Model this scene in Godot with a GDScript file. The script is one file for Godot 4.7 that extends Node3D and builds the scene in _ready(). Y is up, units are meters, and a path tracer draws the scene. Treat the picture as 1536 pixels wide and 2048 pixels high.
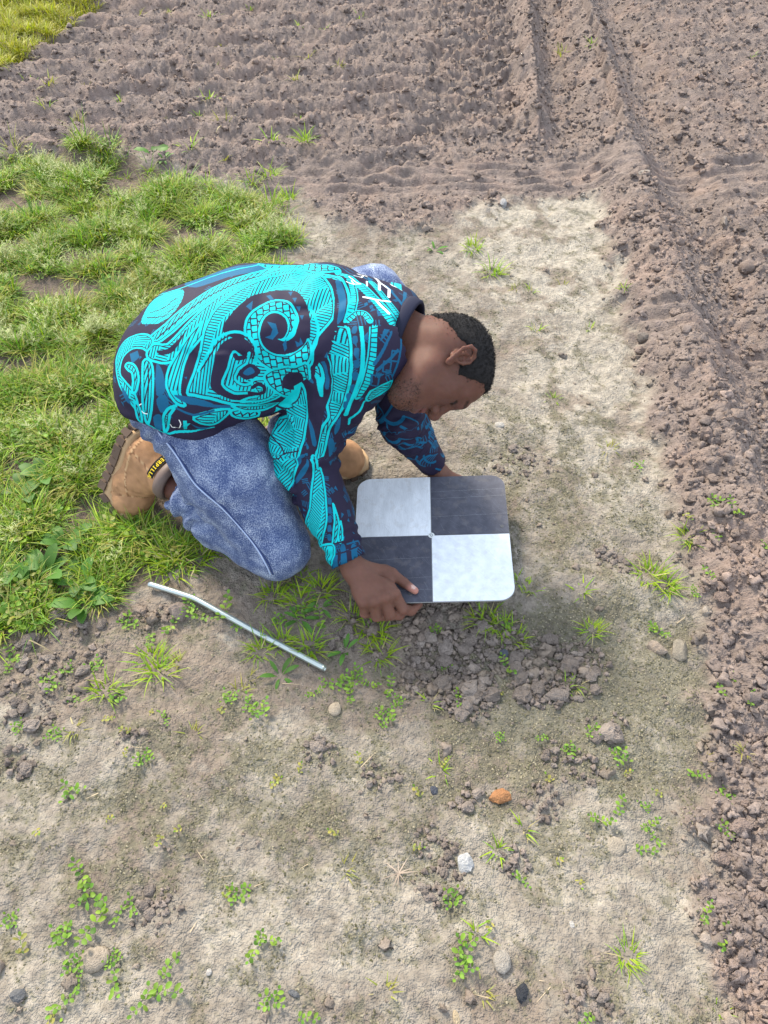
extends Node3D
# A field plot at the edge of a tilled field: a person kneels and lays a black and white survey panel on bare soil.

const CAMERA_HEIGHT := 1.55
var rng := RandomNumberGenerator.new()
var used_names := {}


func _ready() -> void:
	set_camera_and_light()
	make_materials()
	build_ground()
	build_soil_crumbs()
	build_person()
	build_panel()
	build_rod()
	build_stones()
	build_clods()
	build_grass()
	build_weeds()
	build_litter()


func set_camera_and_light() -> void:
	var cam := Camera3D.new()
	cam.name = "camera"
	cam.position = Vector3(0, CAMERA_HEIGHT, 0)
	cam.rotation_degrees = Vector3(-50.0, 0, 0)
	cam.fov = 68.0
	cam.near = 0.02
	cam.far = 300.0
	add_child(cam)
	cam.current = true
	var env := Environment.new()
	env.background_mode = Environment.BG_SKY
	var sky_mat := ProceduralSkyMaterial.new()
	sky_mat.sky_top_color = Color(0.68, 0.72, 0.78)
	sky_mat.sky_horizon_color = Color(0.86, 0.88, 0.90)
	sky_mat.sky_curve = 0.22
	sky_mat.ground_bottom_color = Color(0.36, 0.33, 0.29)
	sky_mat.ground_horizon_color = Color(0.62, 0.60, 0.56)
	sky_mat.sun_angle_max = 40.0
	sky_mat.sun_curve = 0.12
	var sky := Sky.new()
	sky.sky_material = sky_mat
	env.sky = sky
	env.tonemap_mode = Environment.TONE_MAPPER_LINEAR
	env.tonemap_exposure = 3.05
	env.sdfgi_enabled = true
	env.ssao_enabled = true
	env.ssil_enabled = true
	var we := WorldEnvironment.new()
	we.name = "world_environment"
	we.environment = env
	add_child(we)
	var sun := DirectionalLight3D.new()
	sun.name = "sun"
	sun.light_energy = 0.8
	sun.light_color = Color(1.0, 0.95, 0.87)
	sun.light_angular_distance = 13.0
	sun.shadow_enabled = true
	sun.look_at_from_position(Vector3(-0.42, 0.72, -0.62), Vector3.ZERO, Vector3.UP)
	add_child(sun)


# ---------------------------------------------------------------- helpers

func numbered(called: String) -> String:
	var k: int = used_names.get(called, 0)
	used_names[called] = k + 1
	return called if k == 0 else "%s_%03d" % [called, k]


func tag(o: Node, label := "", category := "", group := "", kind := "") -> Node:
	if label:
		o.set_meta("label", label)
	if category:
		o.set_meta("category", category)
	if group:
		o.set_meta("group", group)
	if kind:
		o.set_meta("kind", kind)
	return o


func thing(called: String, label: String, category: String, at := Vector3.ZERO, group := "") -> Node3D:
	var o := Node3D.new()
	o.name = numbered(called)
	add_child(o)
	o.position = at
	tag(o, label, category, group)
	return o


func obj(called: String, mesh: Mesh, mat: Material, parent: Node = null) -> MeshInstance3D:
	var o := MeshInstance3D.new()
	o.mesh = mesh
	if mat:
		o.material_override = mat
	if parent == null:
		o.name = numbered(called)
		add_child(o)
	else:
		o.name = called
		parent.add_child(o, true)
	return o


func many(called: String, mesh: Mesh, mat: Material, placed: Array, colors: PackedColorArray, parent: Node = null) -> MultiMeshInstance3D:
	var mm := MultiMesh.new()
	mm.transform_format = MultiMesh.TRANSFORM_3D
	mm.use_colors = colors.size() > 0
	mm.mesh = mesh
	mm.instance_count = placed.size()
	for i in placed.size():
		mm.set_instance_transform(i, placed[i])
		if colors.size() > 0:
			mm.set_instance_color(i, colors[i])
	var o := MultiMeshInstance3D.new()
	o.multimesh = mm
	o.material_override = mat
	if parent == null:
		o.name = numbered(called)
		add_child(o)
	else:
		o.name = called
		parent.add_child(o, true)
	return o


func noise(freq: float, octaves := 1, sd := 1, kind := FastNoiseLite.TYPE_SIMPLEX_SMOOTH, gain := 0.5) -> FastNoiseLite:
	var f := FastNoiseLite.new()
	f.noise_type = kind
	f.frequency = freq
	f.seed = sd
	f.fractal_type = FastNoiseLite.FRACTAL_FBM if octaves > 1 else FastNoiseLite.FRACTAL_NONE
	f.fractal_octaves = octaves
	f.fractal_gain = gain
	return f


func along(table: PackedVector2Array, t: float) -> float:
	# piecewise linear look-up: x of the table is the key (rising), y the value
	var n := table.size()
	if t <= table[0].x:
		return table[0].y
	for i in range(1, n):
		if t <= table[i].x:
			var a := table[i - 1]
			var b := table[i]
			return a.y + (b.y - a.y) * (t - a.x) / (b.x - a.x)
	return table[n - 1].y


func mat(albedo: Color, rough := 0.9, spec := 0.3) -> StandardMaterial3D:
	var m := StandardMaterial3D.new()
	m.albedo_color = albedo
	m.roughness = rough
	m.metallic_specular = spec
	return m


func lin(r: float, g: float, b: float) -> Color:
	return Color(r, g, b).linear_to_srgb()


func grain_image(size: int, freq: float, octaves: int, sd: int, lo: float, hi: float, power := 1.0, kind := FastNoiseLite.TYPE_SIMPLEX, gain := 0.6) -> Image:
	var f := noise(freq, octaves, sd, kind, gain)
	if kind == FastNoiseLite.TYPE_CELLULAR:
		f.cellular_return_type = FastNoiseLite.RETURN_DISTANCE
	var im := f.get_seamless_image(size, size, false, false, 0.1, true)
	im.convert(Image.FORMAT_L8)
	var data := im.get_data()
	var lut := PackedByteArray()
	lut.resize(256)
	for i in 256:
		lut[i] = clampi(int(255.0 * (lo + (hi - lo) * pow(i / 255.0, power))), 0, 255)
	for i in data.size():
		data[i] = lut[data[i]]
	return Image.create_from_data(size, size, false, Image.FORMAT_L8, data)


func tex(im: Image) -> ImageTexture:
	return ImageTexture.create_from_image(im)

# ---------------------------------------------------------------- materials shared by many things

var soil_mat: StandardMaterial3D
var clod_mat: StandardMaterial3D
var grain_tex: ImageTexture
var relief_tex: ImageTexture
var fine_tex: ImageTexture


func make_materials() -> void:
	grain_tex = tex(grain_image(1024, 0.011, 6, 3, 0.62, 1.0, 0.9, FastNoiseLite.TYPE_PERLIN, 0.85))
	relief_tex = tex(grain_image(1024, 0.035, 4, 7, 0.0, 1.0, 1.0, FastNoiseLite.TYPE_PERLIN, 0.8))
	fine_tex = tex(grain_image(512, 0.08, 4, 9, 0.0, 1.0, 1.0, FastNoiseLite.TYPE_SIMPLEX, 0.7))
	soil_mat = mat(Color.WHITE, 0.96, 0.25)
	soil_mat.vertex_color_use_as_albedo = true
	soil_mat.albedo_texture = grain_tex
	soil_mat.heightmap_enabled = true
	soil_mat.heightmap_texture = relief_tex
	soil_mat.heightmap_scale = 1.0
	soil_mat.uv1_triplanar = true
	soil_mat.uv1_world_triplanar = true
	soil_mat.uv1_scale = Vector3(1.9, 1.9, 1.9)
	clod_mat = mat(Color.WHITE, 0.96, 0.25)
	clod_mat.vertex_color_use_as_albedo = true
	clod_mat.albedo_texture = grain_tex
	clod_mat.heightmap_enabled = true
	clod_mat.heightmap_texture = fine_tex
	clod_mat.heightmap_scale = 0.25
	clod_mat.uv1_triplanar = true
	clod_mat.uv1_world_triplanar = true
	clod_mat.uv1_scale = Vector3(7, 7, 7)
	for m in clod_tones + ridge_tones:
		m.albedo_texture = grain_tex
		m.heightmap_enabled = true
		m.heightmap_texture = fine_tex
		m.heightmap_scale = 0.6


# ---------------------------------------------------------------- ground

var g_macro := noise(0.9, 2, 11)
var g_mid := noise(6.0, 2, 12)
var g_small := noise(30.0, 4, 13, FastNoiseLite.TYPE_SIMPLEX_SMOOTH, 0.6)
var g_cell: FastNoiseLite
var g_cell2: FastNoiseLite
var g_patch := noise(3.2, 4, 15, FastNoiseLite.TYPE_SIMPLEX_SMOOTH, 0.6)
var g_patch2 := noise(9.0, 4, 16, FastNoiseLite.TYPE_SIMPLEX_SMOOTH, 0.65)
var g_tone := noise(45.0, 2, 17)

# left edge of the tilled strip on the right: key z, value x
var edge_table := PackedVector2Array([Vector2(-3.6, 0.95), Vector2(-2.96, 0.86), Vector2(-2.21, 0.81), Vector2(-1.64, 0.77), Vector2(-1.02, 0.76), Vector2(-0.70, 0.70), Vector2(-0.44, 0.61), Vector2(-0.16, 0.57), Vector2(1.0, 0.5)])
# near edge of the tilled field: key x, value z
var field_table := PackedVector2Array([Vector2(-1.7, -3.26), Vector2(-1.2, -3.35), Vector2(-0.34, -2.98), Vector2(-0.13, -2.74), Vector2(0.18, -2.72), Vector2(0.38, -2.9), Vector2(0.86, -2.98)])
var crest_b := PackedVector2Array([Vector2(-6.5, 1.27), Vector2(-5.13, 1.17), Vector2(-3.73, 1.07), Vector2(-2.81, 1.02), Vector2(-2.01, 0.98), Vector2(-1.45, 0.94), Vector2(-1.14, 0.95), Vector2(0.5, 0.97)])
var crest_a := PackedVector2Array([Vector2(-6.5, 0.95), Vector2(-5.13, 0.84), Vector2(-3.73, 0.71), Vector2(-3.4, 0.69)])


func tilled_at(x: float, z: float, w: float) -> float:
	var e := smoothstep(-0.03, 0.04, x - along(edge_table, z) + 0.06 * w)
	var f := smoothstep(-0.05, 0.07, along(field_table, x) - z + 0.10 * w)
	return maxf(e, f)


func in_pocket(x: float, z: float, cx: float, cz: float, rx: float, rz: float) -> float:
	var dx := (x - cx) / rx
	var dz := (z - cz) / rz
	return maxf(0.0, 1.0 - dx * dx - dz * dz)


func ground_y(x: float, z: float) -> float:
	var mid := g_mid.get_noise_2d(x, z)
	var small := g_small.get_noise_2d(x, z)
	var y := 0.016 * g_macro.get_noise_2d(x, z)
	var t := tilled_at(x, z, mid)
	# crust: gentle dimples, a fine crumbly skin
	y += (1.0 - t) * (0.011 * mid + 0.0058 * small)
	var d1 := z + 3.13 + 0.05 * (x - 0.2) * smoothstep(0.9, 1.3, x)
	var d2 := z + 2.03 - 0.35 * (x - 1.0)
	var w1 := smoothstep(0.17, 0.12, absf(d1)) * smoothstep(-0.6, -0.4, x)
	var w2 := smoothstep(0.11, 0.07, absf(d2)) * smoothstep(0.82, 0.9, x)
	if t > 0.0:
		var c := g_cell.get_noise_2d(x, z)
		var c2 := g_cell2.get_noise_2d(x, z)
		var loose := t * (1.0 - 0.85 * maxf(w1, w2))
		y += t * 0.010 + loose * (0.018 * mid - 0.009 * (c + 0.55) - 0.010 * (c2 + 0.55) + 0.016 * small)
	# ridge thrown up along the strip, with the hollow beyond it
	var rb := x - along(crest_b, z) + 0.03 * mid
	if rb > -0.5:
		var far := smoothstep(-0.6, -1.2, z)
		y += far * (0.105 * exp(-rb * rb / (0.007 if rb > 0.0 else 0.018)) - 0.06 * exp(-(rb - 0.24) * (rb - 0.24) / 0.012))
		if rb > 0.1:
			y += 0.016 * smoothstep(0.15, 0.4, rb) * sin(z * 27.0 + 2.4 * mid + x * 2.0)
	if z < -2.85:
		# furrows and the tractor's wheel track in the field
		var deep := smoothstep(-2.9, -3.3, z)
		if x < 0.35:
			y += deep * smoothstep(0.35, 0.1, x) * 0.036 * (0.8 + 0.5 * g_patch.get_noise_2d(x, z)) * sin((z + 0.03 * x + 0.05 * mid + 0.12 * g_macro.get_noise_2d(x * 2.0, z)) * TAU / 0.245)
		var ra := x - along(crest_a, z) + 0.02 * mid
		var reach := smoothstep(-3.35, -3.6, z)
		y += reach * 0.115 * exp(-ra * ra / 0.005)
		if ra < 0.0 and ra > -0.62:
			var band := smoothstep(-0.60, -0.52, ra) * smoothstep(-0.05, -0.12, ra)
			var lump := sin((z + 0.05 * mid + 0.03 * sin(x * 9.0)) * TAU / 0.17)
			y += reach * band * (-0.03 + 0.050 * (1.0 - absf(lump)) * smoothstep(-0.4, 0.1, mid + 0.3))
		if ra > 0.0 and rb < 0.0:
			y += reach * -0.045
	# tyre tread printed across the field edge, and again over the ridge
	if w1 > 0.0:
		var zig := absf(fposmod(x / 0.16, 1.0) - 0.5) * 0.03
		y += w1 * (0.011 * (0.7 + mid) * sin((d1 + zig) * TAU / 0.062) - 0.010)
	if w2 > 0.0:
		var zig2 := absf(fposmod(x / 0.14, 1.0) - 0.5) * 0.03
		y += w2 * (0.010 * sin((d2 + zig2) * TAU / 0.055) - 0.01)
	# the low ledge in front of the panel and the hollow below it
	var step := smoothstep(-1.05, -0.955, z + 0.05 * mid) * smoothstep(-0.10, -0.55, z)
	y -= 0.020 * step * smoothstep(-0.15, 0.3, x) * smoothstep(0.86, 0.72, x)
	y += 0.008 * in_pocket(x, z, 0.55, -1.04, 0.35, 0.07)
	# the dug pocket under the panel's near edge
	y -= 0.018 * in_pocket(x, z, 0.06, -0.86, 0.16, 0.10)
	return y


func soil_color(x: float, z: float) -> Color:
	var mid := g_mid.get_noise_2d(x, z)
	var p := g_patch.get_noise_2d(x, z)
	var q := g_patch2.get_noise_2d(x, z)
	var tone := g_tone.get_noise_2d(x, z)
	var t := tilled_at(x, z, mid + 0.8 * q)
	var crust := Vector3(0.345, 0.305, 0.258)
	var pale := Vector3(0.50, 0.455, 0.385)
	var moss := Vector3(0.165, 0.160, 0.112)
	var damp := Vector3(0.28, 0.222, 0.180)
	var brown := Vector3(0.285, 0.232, 0.208)
	var red := Vector3(0.325, 0.252, 0.218)
	# pale dry crust where the plot was walked flat
	var pale_w := smoothstep(-0.1, 0.35, p + 0.55 * q) * 0.6
	pale_w = maxf(pale_w, smoothstep(0.1, 0.5, 1.25 * in_pocket(x, z, 0.62, -2.62, 0.42, 0.55) + 0.7 * q))
	pale_w = maxf(pale_w, 0.8 * smoothstep(0.1, 0.5, in_pocket(x, z, 0.62, -1.75, 0.26, 0.6) + 0.8 * q))
	var c := crust.lerp(pale, clampf(pale_w, 0.0, 1.0))
	# damp brown earth with scuffs, mostly round the weeds on the left
	var damp_w := smoothstep(0.05, 0.40, -p * 0.9 + 0.7 * q + 0.85 * in_pocket(x, z, -0.40, -0.88, 0.75, 0.24))
	c = c.lerp(damp, clampf(damp_w, 0.0, 0.65))
	# moss film, speckled; the first pocket also paints the shade below the panel
	var m := 0.62 * in_pocket(x, z, 0.48, -0.80, 0.46, 0.26) + 0.22 * in_pocket(x, z, 0.45, -1.35, 0.35, 0.45) + 0.25 * in_pocket(x, z, -0.15, -0.55, 0.9, 0.25)
	var moss_shade_w := smoothstep(0.08, 0.40, m + 0.70 * q + 0.45 * tone)
	c = c.lerp(moss, clampf(moss_shade_w, 0.0, 0.72))
	var b := brown.lerp(red, smoothstep(-0.1, 0.4, p))
	c = c.lerp(b, t)
	# earth under the sward
	if x < 0.0 and z < -0.7:
		var g := smoothstep(-0.25, 0.35, shape_at(sward_shape, Vector2(x, z), 0.25) + 0.5 * q)
		c = c.lerp(Vector3(0.205, 0.160, 0.128), 0.9 * g)
	c *= 1.0 + 0.26 * tone + 0.10 * q
	return Color(c.x, c.y, c.z)


var sward_shape := PackedVector2Array([Vector2(-3.2, -3.10), Vector2(-1.66, -3.26), Vector2(-1.2, -3.38), Vector2(-0.75, -3.08), Vector2(-0.42, -2.98), Vector2(-0.38, -2.55), Vector2(-0.42, -2.2), Vector2(-0.38, -1.75), Vector2(-0.36, -1.5), Vector2(-0.38, -1.26), Vector2(-0.46, -1.10), Vector2(-0.58, -1.03), Vector2(-0.75, -0.96), Vector2(-0.95, -0.92), Vector2(-1.6, -0.85), Vector2(-3.2, -0.9)])
var lawn_shape := PackedVector2Array([Vector2(-14.0, -3.2), Vector2(-2.6, -3.7), Vector2(-1.98, -4.24), Vector2(-1.80, -4.81), Vector2(-1.68, -5.41), Vector2(-1.5, -6.6), Vector2(-14, -9)])


func shape_at(shape: PackedVector2Array, p: Vector2, soft: float) -> float:
	# about +1 well inside the outline, 0 on it, negative outside
	var best := 1e9
	var n := shape.size()
	for i in n:
		var q := Geometry2D.get_closest_point_to_segment(p, shape[i], shape[(i + 1) % n])
		best = minf(best, q.distance_squared_to(p))
	var d := sqrt(best)
	return clampf((d if Geometry2D.is_point_in_polygon(p, shape) else -d) / soft, -1.0, 1.0)


const BARE_SPOTS := [[-1.02, -2.43, 0.20], [-1.20, -2.31, 0.16], [-1.06, -3.10, 0.20], [-1.52, -2.95, 0.18], [-0.72, -1.68, 0.10], [-0.81, -1.89, 0.10], [-0.69, -2.70, 0.14]]


func sward_at(x: float, z: float) -> float:
	if x > 0.0 or z > -0.7:
		return 0.0
	var p := Vector2(x, z)
	var w := 0.45 * g_patch2.get_noise_2d(x, z) + 0.75 * g_patch.get_noise_2d(x * 1.4, z * 1.4)
	for s in BARE_SPOTS:
		w -= 1.0 * in_pocket(x, z, s[0], s[1], s[2], s[2] * 0.8)
	return maxf(0.0, maxf(minf(0.75, 2.2 * shape_at(sward_shape, p, 0.36)) + w, 2.0 * shape_at(lawn_shape, p, 0.2) + 0.3 * w))


func axis(stops: Array) -> PackedFloat32Array:
	# stops: [start, end, step] pieces laid end to end
	var out := PackedFloat32Array()
	for s in stops:
		var n := maxi(1, int(round(absf(s[1] - s[0]) / s[2])))
		for i in n:
			out.append(s[0] + (s[1] - s[0]) * i / n)
	out.append(stops[-1][1])
	return out


func build_ground() -> void:
	g_cell = noise(19.0, 1, 21, FastNoiseLite.TYPE_CELLULAR)
	g_cell.cellular_return_type = FastNoiseLite.RETURN_DISTANCE
	g_cell.cellular_jitter = 1.0
	g_cell2 = noise(52.0, 1, 22, FastNoiseLite.TYPE_CELLULAR)
	g_cell2.cellular_return_type = FastNoiseLite.RETURN_DISTANCE
	var xs := axis([[-120.0, -20.0, 25.0], [-20.0, -4.0, 2.0], [-4.0, -2.6, 0.1], [-2.6, -1.3, 0.018], [-1.3, 1.4, 0.008], [1.4, 2.6, 0.016], [2.6, 4.0, 0.1], [4.0, 20.0, 2.0], [20.0, 120.0, 25.0]])
	var zs := axis([[120.0, 20.0, 25.0], [20.0, 2.0, 3.0], [2.0, 0.0, 0.1], [0.0, -1.7, 0.008], [-1.7, -3.4, 0.010], [-3.4, -5.8, 0.015], [-5.8, -8.0, 0.1], [-8.0, -24.0, 2.0], [-24.0, -140.0, 29.0]])
	var nx := xs.size()
	var nz := zs.size()
	var verts := PackedVector3Array()
	var cols := PackedColorArray()
	verts.resize(nx * nz)
	cols.resize(nx * nz)
	var k := 0
	for j in nz:
		var z := zs[j]
		for i in nx:
			var x := xs[i]
			var seen := absf(x) < 1.0 + absf(z) * 0.55 and z > -6.2 and z < 0.3
			verts[k] = Vector3(x, ground_y(x, z) if seen else 0.0, z)
			cols[k] = soil_color(x, z) if seen else Color(0.36, 0.29, 0.25)
			k += 1
	var idx := PackedInt32Array()
	idx.resize((nx - 1) * (nz - 1) * 6)
	k = 0
	for j in nz - 1:
		for i in nx - 1:
			var a := j * nx + i
			idx[k] = a
			idx[k + 1] = a + nx
			idx[k + 2] = a + 1
			idx[k + 3] = a + 1
			idx[k + 4] = a + nx
			idx[k + 5] = a + nx + 1
			k += 6
	var norms := PackedVector3Array()
	norms.resize(nx * nz)
	for j in nz:
		for i in nx:
			var a := verts[j * nx + maxi(i - 1, 0)]
			var b := verts[j * nx + mini(i + 1, nx - 1)]
			var c := verts[maxi(j - 1, 0) * nx + i]
			var d := verts[mini(j + 1, nz - 1) * nx + i]
			norms[j * nx + i] = (c - d).cross(b - a).normalized() * -1.0
	for i in norms.size():
		if norms[i].y < 0.0:
			norms[i] = -norms[i]
	var arr := []
	arr.resize(Mesh.ARRAY_MAX)
	arr[Mesh.ARRAY_VERTEX] = verts
	arr[Mesh.ARRAY_NORMAL] = norms
	arr[Mesh.ARRAY_COLOR] = cols
	arr[Mesh.ARRAY_INDEX] = idx
	var mesh := ArrayMesh.new()
	mesh.add_surface_from_arrays(Mesh.PRIMITIVE_TRIANGLES, arr)
	var o := obj("ground", mesh, soil_mat)
	tag(o, "bare field soil, crusted and mossy in the plot, loose and brown where tilled", "ground", "", "structure")


func lump_mesh(sd: int, rings: int, sides: int, rough: float, squash: float) -> ArrayMesh:
	# an angular lump of earth or stone about 1 across
	var f := noise(0.9, 3, sd, FastNoiseLite.TYPE_SIMPLEX, 0.6)
	var st := SurfaceTool.new()
	st.begin(Mesh.PRIMITIVE_TRIANGLES)
	var pts := []
	for j in rings + 1:
		var row := []
		var v := PI * j / rings
		for i in sides:
			var u := TAU * (i + 0.5 * (j % 2)) / sides
			var p := Vector3(sin(v) * cos(u), cos(v), sin(v) * sin(u))
			var r := 0.5 * (1.0 + rough * f.get_noise_3d(p.x * 1.2, p.y * 1.2, p.z * 1.2))
			p *= r
			p.y *= squash
			row.append(p)
		pts.append(row)
	for j in rings:
		for i in sides:
			var n := (i + 1) % sides
			var a: Vector3 = pts[j][i]
			var b: Vector3 = pts[j][n]
			var c: Vector3 = pts[j + 1][i]
			var d: Vector3 = pts[j + 1][n]
			if j > 0:
				st.add_vertex(a); st.add_vertex(d); st.add_vertex(b)
			if j < rings - 1:
				st.add_vertex(a); st.add_vertex(c); st.add_vertex(d)
	st.index()
	st.generate_normals()
	return st.commit()


var crumb_meshes: Array[ArrayMesh] = []


func build_soil_crumbs() -> void:
	rng.seed = 5
	for i in 6:
		crumb_meshes.append(lump_mesh(40 + i, 6, 8, 1.3, 0.75))
	var placed := [[], [], [], [], [], []]
	var colors := [PackedColorArray(), PackedColorArray(), PackedColorArray(), PackedColorArray(), PackedColorArray(), PackedColorArray()]
	var tries := 0
	var made := 0
	while made < 44000 and tries < 400000:
		tries += 1
		var z := -0.05 - 5.6 * pow(rng.randf(), 1.45)
		var half := 0.75 + absf(z) * 0.42
		var x := rng.randf_range(-half, half)
		var mid := g_mid.get_noise_2d(x, z)
		var t := tilled_at(x, z, mid)
		var near_pit := in_pocket(x, z, 0.10, -0.93, 0.20, 0.11) + in_pocket(x, z, 0.36, -0.86, 0.14, 0.10) + in_pocket(x, z, 0.13, -0.80, 0.13, 0.06) + 0.35 * in_pocket(x, z, -0.72, -0.80, 0.14, 0.10) + in_pocket(x, z, -0.55, -0.98, 0.1, 0.04)
		if (absf(z + 3.13) < 0.15 and x > -0.5 and rng.randf() < 0.8) or (absf(z + 2.03 - 0.35 * (x - 1.0)) < 0.09 and rng.randf() < 0.7):
			continue
		var want := t * (0.85 if x > 0.4 else 0.55) + 0.9 * minf(1.0, near_pit * 1.6) + 0.05 * smoothstep(0.0, 0.5, g_patch2.get_noise_2d(x * 1.3 + 9.0, z * 1.3))
		if rng.randf() > want:
			continue
		var big := 0.0016 + 0.0062 * pow(rng.randf(), 3.4) + 0.014 * pow(rng.randf(), 18.0)
		if z < -2.5:
			big *= 1.05
		var s := big * 2.0
		var b := Basis.from_euler(Vector3(rng.randf() * TAU, rng.randf() * TAU, rng.randf() * TAU)).scaled(Vector3(s, s * rng.randf_range(0.6, 1.0), s * rng.randf_range(0.75, 1.1)))
		var k := rng.randi() % 6
		placed[k].append(Transform3D(b, Vector3(x, ground_y(x, z) + s * 0.05, z)))
		var c := soil_color(x, z)
		if t < 0.5:
			c = c.lerp(Color(0.31, 0.25, 0.21), 0.7)
		var l := rng.randf_range(0.95, 1.35)
		colors[k].append(Color(c.r * l, c.g * l, c.b * l))
		made += 1
	# fine debris of the crumbled heaps and worm casts
	for i in HEAPS.size():
		var h: Array = HEAPS[i]
		for k in h[3] * (12 if i < 5 else 4):
			var a := rng.randf() * TAU
			var rr := sqrt(rng.randf()) * 1.12
			var x: float = h[0] + cos(a) * rr * h[2]
			var z: float = h[1] + sin(a) * rr * h[2] * 0.8
			var s := 0.003 + 0.013 * pow(rng.randf(), 2.0)
			var b := Basis.from_euler(Vector3(rng.randf() * TAU, rng.randf() * TAU, rng.randf() * TAU)).scaled(Vector3(s, s * rng.randf_range(0.6, 1.0), s))
			var n := rng.randi() % 6
			placed[n].append(Transform3D(b, Vector3(x, ground_y(x, z) + s * 0.2, z)))
			var l := rng.randf_range(0.75, 1.3)
			colors[n].append(Color(0.30 * l, 0.25 * l, 0.22 * l))
	for k in 6:
		var o := many("soil_crumbs", crumb_meshes[k], clod_mat, placed[k], colors[k])
		tag(o, "loose brown crumbs of earth strewn over the tilled soil", "soil crumbs", "loose soil crumbs", "stuff")

# ---------------------------------------------------------------- soft shapes: distances on a grid, meshed as surface nets

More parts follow.
